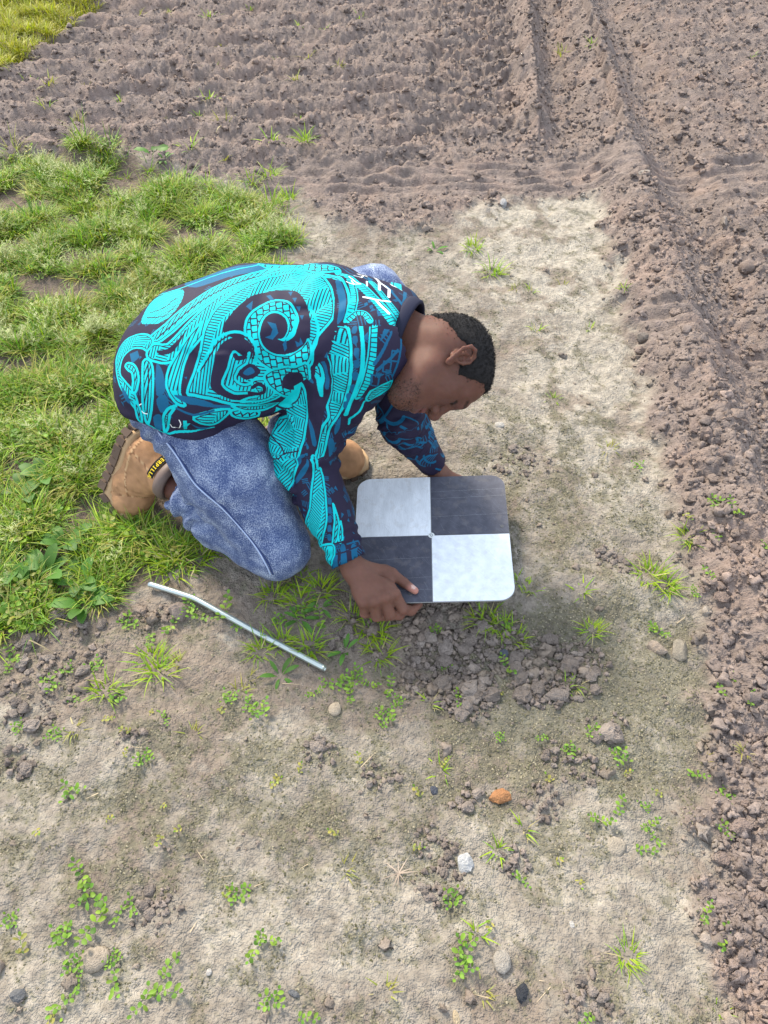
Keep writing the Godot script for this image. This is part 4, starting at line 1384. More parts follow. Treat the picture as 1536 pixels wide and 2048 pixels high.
	[0, 2, 2, [1160, 438, 1164, 456, 1168, 468, 1173, 481, 1185, 500, 1199, 508, 1215, 510, 1222, 504, 1211, 474, 1189, 443, 1177, 435, 1166, 433]],
	[0, 2, 0, [1069, 106, 1069, 111, 1076, 119, 1084, 126, 1094, 131, 1107, 134, 1115, 134, 1116, 130, 1113, 122, 1106, 117, 1094, 112]],
	[0, 2, 0, [1149, 196, 1142, 206, 1138, 217, 1140, 225, 1152, 224, 1170, 218, 1182, 212, 1187, 206, 1188, 198, 1185, 193, 1175, 192, 1161, 193]],
	[0, 1, 1, [1144, 443, 1154, 467, 1181, 515, 1186, 529, 1192, 558, 1198, 574, 1207, 569, 1214, 553, 1214, 535, 1212, 525, 1201, 503, 1180, 473, 1157, 450, 1148, 443]],
	[1, 1, 6, [1173, 176, 1189, 199, 1194, 211, 1198, 231, 1199, 269, 1195, 324, 1197, 352, 1200, 370]],
	[0, 2, 0, [1163, 311, 1177, 324, 1185, 334, 1195, 372, 1198, 345, 1196, 330, 1185, 320, 1171, 314]],
	[0, 1, 4, [1106, 149, 1107, 153, 1114, 158, 1124, 162, 1138, 161, 1155, 158, 1167, 153, 1168, 149, 1163, 146, 1153, 144, 1127, 145]],
	[0, 2, 0, [779, 803, 766, 808, 770, 816, 786, 823, 824, 829, 867, 831, 904, 828, 930, 822, 943, 816, 957, 803, 959, 799, 957, 798, 950, 798, 919, 805, 887, 809]],
	[1, 0, 8, [767, 792, 820, 798, 859, 801, 913, 797, 949, 791]],
	[1, 1, 9, [728, 773, 731, 798, 736, 811, 747, 818, 763, 825, 801, 835, 844, 840, 889, 839, 920, 832, 952, 820]],
	[2, 1, 2214, [703, 831, 746, 846, 772, 852, 818, 856, 865, 856, 888, 853, 937, 841]],
	[2, 1, 2012, [947, 830, 925, 855, 924, 864, 925, 873, 930, 881, 939, 887, 958, 895]],
	[0, 2, 0, [886, 882, 875, 892, 890, 894, 900, 884]],
	[0, 2, 0, [897, 897, 886, 907, 901, 909, 911, 899]],
	[0, 2, 0, [866, 894, 853, 904, 869, 906, 881, 896]],
	[0, 2, 0, [881, 916, 871, 930, 939, 942, 944, 919]],
	[0, 2, 0, [660, 898, 682, 917, 744, 904]],
	[2, 1, 3413, [706, 818, 708, 824, 716, 833, 738, 853, 762, 872, 777, 880, 843, 913, 943, 953, 976, 969, 1047, 988, 1128, 989]],
	[2, 1, 2012, [715, 910, 760, 922, 916, 974, 938, 984, 951, 988, 1004, 995]],
	[1, 2, 10, [722, 956, 867, 999, 805, 1007, 665, 1013]],
	[1, 2, 8, [626, 727, 644, 746, 653, 759, 657, 772, 655, 785, 651, 798, 652, 822, 655, 834, 668, 847, 683, 881, 691, 890, 699, 897]],
	[1, 3, 9, [844, 883, 853, 918, 851, 960]],
	[1, 3, 9, [853, 918, 885, 930, 930, 953]],
	[1, 3, 8, [612, 919, 698, 935, 752, 963, 820, 959]],
	[1, 3, 8, [698, 935, 779, 933]],
	[1, 3, 7, [571, 928, 616, 947]],
	[1, 3, 8, [654, 970, 670, 976, 641, 990]],
	[1, 3, 8, [654, 999, 608, 1014]],
	[1, 3, 5, [766, 836, 756, 878]],
	[1, 3, 5, [724, 844, 756, 878]],
	[1, 3, 5, [742, 851, 763, 857]],
	[1, 3, 5, [687, 858, 699, 881]],
	[1, 3, 5, [637, 870, 665, 899]],
	[1, 3, 5, [699, 881, 660, 888]],
	[1, 3, 5, [717, 897, 769, 896]],
	[1, 3, 5, [626, 868, 593, 915]],
	[1, 3, 5, [599, 878, 636, 899]],
]
const SLEEVE_PRINT := [
	[0, 1, 1, [123, 136, 121, 112, 124, 98, 126, 91, 135, 79, 140, 76, 143, 77, 146, 78, 160, 90, 175, 107, 190, 130, 204, 155, 221, 201, 247, 304, 250, 322, 250, 332, 246, 355, 247, 372, 252, 392, 264, 429, 278, 464, 281, 480, 281, 497, 277, 515, 269, 513, 261, 495, 258, 480, 244, 445, 231, 405, 227, 384, 228, 354, 227, 346, 224, 339, 205, 315, 195, 274, 167, 202, 145, 165, 129, 146]],
	[0, 0, 0, [123, 155, 122, 139, 125, 140, 130, 145, 159, 187, 172, 212, 195, 274, 201, 307, 224, 388, 253, 468, 253, 498, 246, 512, 222, 479, 183, 414, 160, 380, 138, 354, 132, 342, 130, 329, 133, 276, 131, 260, 132, 222, 124, 191]],
	[0, 2, 0, [126, 184, 125, 175, 128, 170, 133, 169, 147, 185, 166, 217, 185, 259, 186, 269, 183, 273, 179, 270, 158, 222, 148, 207, 127, 187]],
	[0, 2, 0, [122, 257, 128, 253, 135, 253, 147, 262, 156, 275, 156, 278, 150, 280, 134, 274, 122, 262]],
	[0, 1, 4, [125, 242, 123, 232, 128, 210, 132, 209, 143, 214, 151, 223, 157, 234, 166, 254, 175, 281, 180, 300, 159, 260, 152, 248, 147, 246, 129, 245]],
	[0, 2, 0, [179, 395, 183, 395, 191, 399, 201, 406, 216, 419, 240, 448, 243, 454, 245, 462, 242, 466, 236, 465, 231, 461, 185, 405]],
	[0, 2, 0, [209, 466, 222, 472, 229, 477, 230, 481, 229, 486, 226, 487]],
	[0, 1, 1, [127, 310, 130, 305, 132, 310, 143, 341, 181, 412, 196, 448, 202, 465, 208, 493, 218, 527, 222, 552, 222, 572, 218, 587, 200, 607, 192, 614, 156, 635, 139, 650, 125, 659, 39, 689, 22, 692, 17, 691, 24, 684, 32, 672, 53, 657, 54, 650, 80, 642, 78, 633, 78, 624, 86, 605, 88, 596, 89, 587, 87, 572, 80, 560, 69, 550, 56, 532, 55, 524, 55, 531, 74, 533, 102, 571, 106, 565, 107, 558, 105, 541, 92, 510, 77, 490, 75, 482, 88, 445, 102, 417, 110, 394, 118, 358]],
	[1, 0, 4, [66, 534, 151, 539, 175, 547, 208, 507]],
	[0, 2, 0, [219, 523, 221, 512, 227, 505, 231, 503, 234, 517, 237, 551, 235, 578, 229, 588, 222, 593, 218, 593, 223, 571]],
	[0, 2, 0, [163, 643, 242, 597, 251, 582, 253, 593, 248, 608, 238, 618, 224, 628, 205, 637, 187, 644, 174, 647, 163, 646]],
	[0, 1, 1, [252, 504, 252, 495, 258, 497, 265, 508, 273, 585, 273, 612, 271, 626, 274, 630, 280, 629, 283, 634, 281, 654, 267, 706, 258, 732, 241, 772, 230, 796, 219, 810, 196, 832, 161, 853, 139, 872, 128, 881, 114, 888, 100, 892, 77, 891, 60, 881, 34, 863, 32, 854, 20, 845, 24, 836, 47, 808, 85, 790, 123, 775, 155, 759, 177, 744, 191, 729, 202, 714, 249, 644, 257, 627, 262, 608, 260, 562]],
	[0, 1, 4, [-33, 774, 2, 759, 78, 736, 90, 733, 74, 748, 44, 770, 25, 777, -5, 781, -38, 783, -43, 780]],
	[0, 1, 4, [277, 757, 278, 761, 272, 816, 267, 834, 256, 852, 241, 868, 233, 875, 220, 883, 206, 889, 200, 888, 201, 883, 207, 875, 226, 855, 254, 817, 258, 809]],
	[0, 1, 4, [280, 822, 278, 836, 266, 870, 261, 877, 252, 886, 243, 889, 238, 887, 239, 882, 248, 862, 269, 832, 277, 824]],
	[0, 2, 0, [265, 733, 270, 732, 276, 733, 279, 736, 279, 742, 272, 755, 267, 756, 262, 754, 258, 751, 259, 745]],
	[0, 2, 0, [251, 762, 255, 760, 261, 761, 264, 764, 264, 770, 258, 783, 253, 784, 247, 782, 244, 779, 244, 773]],
	[0, 2, 0, [236, 790, 241, 788, 247, 790, 250, 792, 247, 806, 244, 812, 239, 812, 233, 811, 229, 807, 230, 802]],
	[0, 2, 0, [221, 818, 226, 817, 232, 818, 235, 821, 232, 835, 228, 841, 222, 841, 215, 840, 211, 837, 212, 831]],
	[0, 2, 0, [199, 848, 207, 846, 214, 847, 217, 850, 212, 865, 206, 870, 199, 871, 191, 870, 186, 867, 187, 861, 193, 853]],
	[0, 2, 0, [269, 427, 268, 420, 270, 414, 275, 412, 282, 415, 301, 432, 308, 445, 312, 459, 310, 480, 306, 483, 291, 459, 274, 437]],
	[0, 2, 0, [258, 366, 256, 343, 259, 329, 270, 351, 278, 371, 281, 384, 280, 394, 278, 398, 272, 392, 264, 379]],
	[0, 2, 0, [148, 66, 148, 61, 156, 56, 164, 64, 166, 69, 166, 74, 162, 78, 159, 80, 154, 77]],
	[0, 2, 0, [166, 85, 167, 81, 171, 77, 175, 76, 183, 85, 185, 91, 180, 99, 177, 101, 168, 91]],
	[0, 2, 0, [187, 110, 189, 105, 193, 101, 197, 100, 200, 104, 206, 116, 201, 125, 197, 126, 193, 122]],
	[0, 2, 0, [203, 140, 205, 135, 208, 131, 212, 130, 216, 134, 221, 147, 220, 152, 216, 156, 212, 157, 208, 153]],
	[0, 2, 0, [215, 175, 217, 170, 221, 166, 225, 165, 229, 169, 235, 184, 233, 189, 229, 193, 225, 194, 217, 182]],
	[0, 2, 0, [227, 213, 228, 208, 233, 204, 237, 204, 246, 217, 248, 224, 246, 229, 242, 233, 238, 234, 233, 229]],
	[0, 2, 0, [232, 247, 234, 242, 238, 238, 243, 237, 248, 242, 255, 258, 253, 263, 248, 267, 243, 267, 234, 254]],
	[0, 2, 0, [237, 275, 239, 270, 243, 266, 249, 266, 259, 279, 261, 286, 258, 291, 254, 295, 249, 296, 244, 291]],
	[1, 1, 11, [157, 45, 178, 61, 197, 82, 208, 99, 223, 132, 232, 156, 238, 182, 246, 219, 260, 297, 268, 317]],
	[2, 1, 2313, [184, 24, 202, 42, 214, 60, 224, 80, 233, 102, 245, 142, 261, 203, 267, 241]],
	[0, 1, 4, [297, 237, 292, 227, 289, 215, 287, 203, 291, 189, 305, 160, 311, 152, 318, 146, 324, 145, 330, 151, 333, 163, 334, 176, 325, 215, 323, 238, 319, 244, 311, 245, 303, 242]],
	[1, 1, 8, [305, 347, 291, 326, 287, 314, 287, 306, 289, 299, 294, 292, 303, 267, 302, 250]],
	[0, 2, 0, [225, 19, 249, 13, 232, 51]],
	[1, 2, 9, [260, 17, 253, 39, 247, 115]],
	[1, 2, 9, [296, 50, 289, 60, 278, 83, 267, 106, 261, 127]],
	[1, 2, 5, [265, 94, 287, 88, 296, 118, 275, 123, 265, 94]],
	[1, 2, 5, [256, 149, 274, 141, 290, 176, 270, 181, 256, 149]],
	[1, 2, 5, [277, 57, 305, 51, 307, 79, 283, 84, 277, 57]],
	[1, 2, 8, [309, 12, 307, 54, 310, 101, 314, 128]],
	[0, 2, 0, [352, 170, 355, 161, 372, 147, 384, 150, 400, 159, 408, 168, 404, 173, 402, 182, 379, 189, 369, 185, 357, 178]],
	[0, 2, 0, [192, 892, 202, 884, 213, 884, 217, 892, 216, 898, 197, 936, 190, 946, 181, 956, 161, 971, 141, 980, 127, 980, 125, 971, 137, 957, 160, 936, 171, 915]],
	[0, 2, 0, [234, 904, 245, 895, 255, 896, 258, 905, 257, 911, 241, 948, 230, 968, 213, 983, 193, 992, 181, 991, 181, 981, 209, 946, 225, 917]],
	[0, 2, 0, [284, 918, 297, 911, 310, 912, 314, 921, 307, 934, 301, 964, 294, 985, 291, 992, 287, 998, 271, 1006, 258, 1005, 250, 997, 254, 990, 271, 940, 275, 931]],
	[1, 2, 6, [270, 903, 341, 910, 356, 913, 356, 920, 307, 931, 288, 929, 258, 922]],
	[1, 0, 5, [80, 915, 148, 917, 235, 924, 296, 925, 385, 929]],
	[1, 0, 6, [162, 881, 261, 889, 348, 884]],
	[0, 1, 4, [106, 881, 126, 877, 153, 876, 172, 878, 198, 883, 206, 888, 207, 896, 201, 906, 185, 920, 163, 936, 149, 943, 101, 959, 85, 960, 79, 955, 79, 936, 69, 926, 70, 917, 79, 896, 88, 887]],
]

const INKS := [Color(0.135, 0.120, 0.205), Color(0.0, 0.72, 0.74), Color(0.05, 0.33, 0.47), Color(0.90, 0.93, 0.92)]


func spans(im: Image, polys: Array, ink: int, style: int) -> void:
	# even-odd fill, line by line
	var lo: Vector2 = polys[0][0]
	var hi := lo
	for poly in polys:
		for p in poly:
			lo = lo.min(p)
			hi = hi.max(p)
	var w := im.get_width()
	var color: Color = INKS[ink]
	var dark: Color = INKS[0]
	for y in range(maxi(0, int(lo.y)), mini(im.get_height() - 1, int(hi.y) + 1)):
		var cut := PackedFloat32Array()
		var fy := y + 0.5
		for poly in polys:
			var n: int = poly.size()
			for i in n:
				var a: Vector2 = poly[i]
				var b: Vector2 = poly[(i + 1) % n]
				if (a.y <= fy) != (b.y <= fy):
					cut.append(a.x + (fy - a.y) / (b.y - a.y) * (b.x - a.x))
		cut.sort()
		for k in range(0, cut.size() - 1, 2):
			var x0 := clampi(int(round(cut[k])), 0, w)
			var x1 := clampi(int(round(cut[k + 1])), 0, w)
			if x1 <= x0:
				continue
			im.fill_rect(Rect2i(x0, y, x1 - x0, 1), color)
			if style == 0:
				continue
			for x in range(x0, x1):
				var mark := false
				if style == 1:
					# groups of parallel strokes, each group turned against the next
					var band := int(floor((x * 0.62 + y * 0.78 + 9.0 * sin(y * 0.045)) / 46.0))
					var t := x * 0.30 + y * 0.95 if band % 2 == 0 else x * 0.93 - y * 0.37
					var across := fposmod((x * 0.62 + y * 0.78 + 9.0 * sin(y * 0.045)) / 46.0, 1.0)
					mark = fposmod(t, 9.0) < 2.9 and across > 0.06
				elif style == 2:
					# cells like a tortoise shell
					var row := int(floor(y / 20.0))
					var cx := fposmod(x + (11.0 if row % 2 == 0 else 0.0), 22.0)
					var cy := fposmod(y, 20.0)
					mark = cy < 3.0 + 3.0 * absf(cx - 11.0) / 11.0 - 1.2 or cx < 3.2
				elif style == 3:
					mark = fposmod(x * 0.8 + y * 0.35 + 8.0 * sin(y * 0.03), 15.0) < 3.0
				elif style == 4:
					mark = fposmod(x * 0.45 + y * 0.9, 11.0) < 3.4 and (x - x0 > 5) and (x1 - x > 0.30 * (x1 - x0))
				if mark:
					im.set_pixel(x, y, dark)


func stroke(im: Image, pts: PackedVector2Array, width: float, ink: int) -> void:
	var polys := Geometry2D.offset_polyline(pts, width * 0.5, Geometry2D.JOIN_ROUND, Geometry2D.END_ROUND)
	if polys.size() > 0:
		spans(im, polys, ink, 0)


func printed(size: Vector2i, shapes: Array, mirrored: bool) -> Image:
	var im := Image.create(size.x, size.y, false, Image.FORMAT_RGB8)
	im.fill(INKS[0])
	# small blue figures in the dark ground of the print
	rng.seed = 52
	for k in 420:
		var p := Vector2(rng.randf() * size.x, rng.randf() * size.y)
		var d := Vector2.from_angle(rng.randf() * TAU) * rng.randf_range(7.0, 17.0)
		if k % 2 == 0:
			spans(im, [PackedVector2Array([p - d, p + d * 0.4 + d.orthogonal() * 0.5, p + d * 0.4 - d.orthogonal() * 0.5])], 2, 0)
		else:
			for i in 3:
				stroke(im, PackedVector2Array([p + d.orthogonal() * i * 0.6 - d, p + d.orthogonal() * i * 0.6 + d]), 3.4, 2)
	var plain: Image = im.duplicate()
	for round_ in ([true, false] if mirrored else [false]):
		if mirrored and not round_:
			im.blit_rect(plain, Rect2i(int(size.x * 0.37), 0, size.x, size.y), Vector2i(int(size.x * 0.37), 0))
		for s in shapes:
			var flat: Array = s[3]
			var pts := PackedVector2Array()
			for i in range(0, flat.size(), 2):
				pts.append(Vector2(flat[i], flat[i + 1]))
			if round_:
				for i in pts.size():
					pts[i].x = size.x - pts[i].x
				if s[1] == 3:
					continue
			if s[0] == 0:
				if s[2] == 1 or s[2] == 2 or s[2] == 4:
					# a thin dark line and a plain border frame each figured shape
					spans(im, [pts], 1, s[2])
					var ring := pts.duplicate()
					ring.append(pts[0])
					stroke(im, ring, 8.0, 1)
					for poly in Geometry2D.offset_polygon(pts, -5.0):
						poly.append(poly[0])
						stroke(im, poly, 2.4, 0)
				else:
					spans(im, [pts], s[1], s[2])
			elif s[0] == 1:
				stroke(im, pts, s[2], s[1])
			else:
				var width: float = s[2] / 100
				var step: float = s[2] % 100
				stroke(im, pts, width, 1)
				var l := 0.0
				for i in pts.size() - 1:
					var a := pts[i]
					var b := pts[i + 1]
					var d := (b - a).normalized()
					var m := a.distance_to(b)
					while l < m:
						var c := a + d * l
						stroke(im, PackedVector2Array([c - d.orthogonal() * width * 0.26, c + d.orthogonal() * width * 0.55]), 3.0, 0)
						l += step
					l -= m
				var side := PackedVector2Array()
				for i in pts.size():
					var d := (pts[mini(i + 1, pts.size() - 1)] - pts[maxi(i - 1, 0)]).normalized()
					side.append(pts[i] - d.orthogonal() * width * 0.26)
				stroke(im, side, 2.6, 0)
	return im


func shirt_material(kind: int) -> StandardMaterial3D:
	var m := mat(Color.WHITE, 0.68, 0.30)
	if kind == 0:
		m.albedo_texture = tex(printed(Vector2i(1536, 1152), TORSO_PRINT, true))
	elif kind == 1:
		m.albedo_texture = tex(printed(Vector2i(640, 1080), SLEEVE_PRINT, false))
	else:
		# the other sleeve: blue and teal strokes on navy
		var im := Image.create(640, 1080, false, Image.FORMAT_RGB8)
		im.fill(INKS[0])
		rng.seed = 31
		for k in 150:
			var p := Vector2(rng.randf() * 640.0, rng.randf() * 1080.0)
			var pts := PackedVector2Array()
			var dir := rng.randf() * TAU
			var bend := rng.randf_range(-0.5, 0.5)
			for i in 7:
				pts.append(p)
				p += Vector2.from_angle(dir) * 17.0
				dir += bend
			stroke(im, pts, rng.randf_range(6.0, 15.0), 2)
			if k % 3 == 0:
				for i in 4:
					var q := PackedVector2Array()
					for v in pts:
						q.append(v + Vector2(12.0, 9.0) * (i + 1))
					stroke(im, q, 4.0, 2)
		m.albedo_texture = tex(im)
	return m

# ---------------------------------------------------------------- boots
# built upright in their own axes: y up from the ground, z to the toe, ankle at (0, 0.10, 0)

func toe_bend(p: Vector3, angle: float) -> Vector3:
	if angle == 0.0 or p.z < 0.085:
		return p
	var t := clampf((p.z - 0.085) / 0.05, 0.0, 1.0) * angle
	var q := Vector3(p.x, p.y - 0.02, p.z - 0.10)
	return Vector3(q.x, q.y * cos(t) + q.z * sin(t) + 0.02, q.z * cos(t) - q.y * sin(t) + 0.10)


func boot_outline(grow: float) -> PackedVector2Array:
	# sole seen from above: x across, y along to the toe
	var half := [Vector2(0.0, -0.080), Vector2(0.022, -0.076), Vector2(0.036, -0.060), Vector2(0.040, -0.030), Vector2(0.038, 0.010), Vector2(0.041, 0.060), Vector2(0.050, 0.105), Vector2(0.050, 0.140), Vector2(0.042, 0.175), Vector2(0.026, 0.198), Vector2(0.0, 0.206)]
	var out := PackedVector2Array()
	for p in half:
		out.append(Vector2(p.x + (grow if p.x > 0.0 else 0.0), p.y + grow * (1.0 if p.y > 0.06 else -1.0)))
	for i in range(half.size() - 2, 0, -1):
		out.append(Vector2(-out[i].x, out[i].y))
	return out


func slab(outlines: Array, heights: Array, bend: float) -> ArrayMesh:
	# closed loft of outlines at heights
	var st := SurfaceTool.new()
	st.begin(Mesh.PRIMITIVE_TRIANGLES)
	var n: int = outlines[0].size()
	var at := func(k: int, i: int) -> Vector3: return toe_bend(Vector3(outlines[k][i % n].x, heights[k], outlines[k][i % n].y), bend)
	for k in outlines.size() - 1:
		for i in n:
			for v in [at.call(k, i), at.call(k + 1, i + 1), at.call(k + 1, i), at.call(k, i), at.call(k, i + 1), at.call(k + 1, i + 1)]:
				st.add_vertex(v)
	var last := outlines.size() - 1
	for i in n:
		var c0 := toe_bend(Vector3(0, heights[0], outlines[0][i].y), bend)
		var c1 := toe_bend(Vector3(0, heights[0], outlines[0][(i + 1) % n].y), bend)
		for v in [at.call(0, i), c0, at.call(0, i + 1), c0, c1, at.call(0, i + 1)]:
			st.add_vertex(v)
		c0 = toe_bend(Vector3(0, heights[last], outlines[last][i].y), bend)
		c1 = toe_bend(Vector3(0, heights[last], outlines[last][(i + 1) % n].y), bend)
		for v in [at.call(last, i), at.call(last, i + 1), c0, c0, at.call(last, i + 1), c1]:
			st.add_vertex(v)
	st.generate_normals()
	return st.commit()


func add_block(st: SurfaceTool, c: Vector3, size: Vector3, turn: Basis, bend := 0.0) -> void:
	var p := []
	for k in 8:
		var v := Vector3(-0.5 if k & 1 == 0 else 0.5, -0.5 if k & 2 == 0 else 0.5, -0.5 if k & 4 == 0 else 0.5)
		if v.y < 0.0:
			v.x *= 0.8
			v.z *= 0.8
		p.append(toe_bend(c + turn * (v * size), bend))
	for f in [[0, 1, 3, 2], [5, 4, 6, 7], [4, 0, 2, 6], [1, 5, 7, 3], [2, 3, 7, 6], [4, 5, 1, 0]]:
		for q in [0, 2, 1, 0, 3, 2]:
			st.add_vertex(p[f[q]])


func make_boot(frame: Transform3D, bend: float, label: String) -> void:
	var leather := mat(Color.WHITE, 0.80, 0.30)
	leather.vertex_color_use_as_albedo = true
	leather.heightmap_enabled = true
	leather.heightmap_texture = fine_tex
	leather.heightmap_scale = 0.05
	leather.uv1_triplanar = true
	leather.uv1_scale = Vector3(8, 8, 8)
	var b := Blob.new(Vector3(-0.075, -0.01, -0.105), Vector3(0.075, 0.175, 0.225), 0.005)
	b.cone(Vector3(0, 0.055, -0.034), Vector3(0, 0.150, -0.022), 0.041, 0.046, 0.03)
	b.cone(Vector3(0, 0.060, -0.034), Vector3(0, 0.048, 0.060), 0.042, 0.040, 0.04)
	b.cone(Vector3(0, 0.125, -0.005), Vector3(0, 0.064, 0.085), 0.036, 0.030, 0.04)
	b.cone(Vector3(0, 0.046, 0.060), Vector3(0, 0.050, 0.148), 0.041, 0.043, 0.04, Vector3(1, 0, 0), 1.10)
	b.cone(Vector3(-0.012, 0.028, 0.150), Vector3(0.012, 0.028, 0.150), 0.044, 0.044, 0.03)
	local_cut(b, Vector3(0, 0.016, 0.05), Vector3(0, -1, 0), 0.4)
	local_cut(b, Vector3(0, 0.150, -0.02), Vector3(0, 1, -0.10).normalized(), 0.1)
	b.cut_cone(Vector3(0, 0.105, -0.022), Vector3(0, 0.20, -0.022), 0.036, 0.039, 0.003)
	var s := b.skin()
	var verts := relaxed(s[0], s[1], 1, 0.4)
	var norms := normals_of(verts, s[1])
	var crease := noise(45.0, 2, 101)
	var scuff := noise(28.0, 3, 102)
	var cols := PackedColorArray()
	var bent := PackedVector3Array()
	for i in verts.size():
		var p := verts[i]
		var k := 0.0012 * crease.get_noise_3dv(p)
		if p.z > 0.05 and p.z < 0.11 and p.y > 0.05:
			k += 0.0018 * sin(p.z * 420.0 + p.x * 30.0)
		# stitched panel edges stand a little proud
		var seam := minf(absf(p.y - 0.052 - 0.5 * maxf(0.0, p.z - 0.01)), minf(absf(p.z + 0.040 - 0.25 * (p.y - 0.1)), absf(p.z - 0.105 + 0.3 * p.y)))
		k += 0.0012 * smoothstep(0.004, 0.0, seam)
		bent.append(toe_bend(p + norms[i] * k, bend))
		var l := 1.0 + 0.30 * scuff.get_noise_3dv(p) + 0.10 * crease.get_noise_3dv(p)
		var c := Color(0.34 * l, 0.19 * l, 0.100 * l)
		if seam < 0.0028:
			c = Color(0.20, 0.105, 0.052) if seam > 0.0010 else Color(0.48, 0.31, 0.17)
		cols.append(c)
	var o := worn("boot", surface(bent, s[1], PackedVector2Array(), cols), leather)
	o.transform = Transform3D(frame.basis, frame.origin - PERSON_BASE)
	o.set_meta("label", label)
	var rubber := mat(lin(0.105, 0.075, 0.058), 0.85, 0.3)
	var st := SurfaceTool.new()
	st.begin(Mesh.PRIMITIVE_TRIANGLES)
	st.set_smooth_group(-1)
	var edge := boot_outline(0.006)
	for i in edge.size():
		var p := edge[i]
		var q := edge[(i + 1) % edge.size()]
		var d := (q - p).normalized()
		var along_ := p.distance_to(q)
		var steps := maxi(1, int(round(along_ / 0.026)))
		for k in steps:
			var m := p.lerp(q, (k + 0.5) / steps)
			add_block(st, Vector3(m.x * 0.93, 0.010, m.y * 0.975), Vector3(0.021, 0.024, 0.018), Basis(Vector3.UP, atan2(-d.y, d.x)), bend)
	for z in [-0.05, -0.02, 0.05, 0.08, 0.11, 0.14, 0.17]:
		for x in [-0.018, 0.018]:
			add_block(st, Vector3(x, 0.004, z), Vector3(0.022, 0.012, 0.013), Basis(Vector3.UP, 0.3 * signf(x)), bend)
	st.generate_normals()
	var lugs := st.commit()
	var join := SurfaceTool.new()
	join.begin(Mesh.PRIMITIVE_TRIANGLES)
	join.append_from(slab([boot_outline(-0.004), boot_outline(0.004), boot_outline(0.005)], [0.006, 0.012, 0.020], bend), 0, Transform3D.IDENTITY)
	join.append_from(lugs, 0, Transform3D.IDENTITY)
	obj("sole", join.commit(), rubber, o)
	obj("welt", slab([boot_outline(0.007), boot_outline(0.0075), boot_outline(0.004), boot_outline(-0.004)], [0.019, 0.029, 0.037, 0.039], bend), mat(lin(0.40, 0.27, 0.155), 0.85, 0.25), o)
	var ring := SurfaceTool.new()
	ring.begin(Mesh.PRIMITIVE_TRIANGLES)
	sweep_ring(ring, Vector3(0, 0.150, -0.022), Vector3.RIGHT, Vector3(0, 0.10, 1.0).normalized(), Vector3(0, 1, -0.10).normalized(), [Vector2(0.046, -0.014), Vector2(0.056, -0.006), Vector2(0.058, 0.008), Vector2(0.052, 0.020), Vector2(0.043, 0.020), Vector2(0.038, 0.008), Vector2(0.038, -0.014)], 36)
	obj("collar", ring.commit(), mat(lin(0.135, 0.098, 0.085), 0.55, 0.4), o)
	# black band with yellow lettering round the outer side, below the collar
	var strip := SurfaceTool.new()
	strip.begin(Mesh.PRIMITIVE_TRIANGLES)
	var axis_z := -0.027
	var radius := 0.0495
	var from := PI - 0.45
	var to := PI + 1.90
	for i in 20:
		var a := from + (to - from) * i / 20.0
		var c := from + (to - from) * (i + 1) / 20.0
		var quad := []
		for k in [[a, 0.114], [c, 0.114], [c, 0.134], [a, 0.134]]:
			quad.append(Vector3(cos(k[0]) * radius, k[1], axis_z + sin(k[0]) * radius))
		for q in [0, 2, 1, 0, 3, 2]:
			strip.add_vertex(quad[q])
	strip.generate_normals()
	obj("band", strip.commit(), mat(lin(0.012, 0.012, 0.013), 0.7, 0.3), o)
	var text := SurfaceTool.new()
	text.begin(Mesh.PRIMITIVE_TRIANGLES)
	var word := "CATERPILLAR"
	var font := SystemFont.new()
	font.font_names = PackedStringArray(["Droid Sans"])
	font.font_weight = 700
	for i in word.length():
		var t := TextMesh.new()
		t.text = word[i]
		t.font = font
		t.font_size = 32
		t.pixel_size = 0.00044
		t.depth = 0.0006
		# seen from outside the word runs from the front of the boot to its back
		var a := PI + 1.62 - 1.80 * i / (word.length() - 1)
		var out := Vector3(cos(a), 0, sin(a))
		var right := Vector3(sin(a), 0, -cos(a))
		text.append_from(t, 0, Transform3D(Basis(right, Vector3.UP, out), Vector3(0, 0.124, axis_z) + out * (radius + 0.0006)))
	obj("lettering", text.commit(), mat(lin(0.78, 0.58, 0.03), 0.6, 0.3), o)


func make_boots() -> void:
	var toe := Vector3(-0.46, -0.86, 0.21).normalized()
	var up := Vector3(0.86, -0.03, 0.50)
	up = (up - toe * up.dot(toe)).normalized()
	var turn := Basis(up.cross(toe), up, toe)
	make_boot(Transform3D(turn, R_ANKLE - turn * Vector3(0, 0.10, 0)), 1.0, "scuffed tan work boot standing on its toes in the grass")
	var toe_l := Vector3(0.97, 0.0, -0.22).normalized()
	var turn_l := Basis(Vector3.UP.cross(toe_l), Vector3.UP, toe_l)
	make_boot(Transform3D(turn_l, Vector3(-0.250, ground_y(-0.12, -1.46) - 0.004, -1.430)), 0.0, "tan work boot flat on the ground with its round toe showing")

# ---------------------------------------------------------------- where small things lie, in metres: x, z, sizes ...

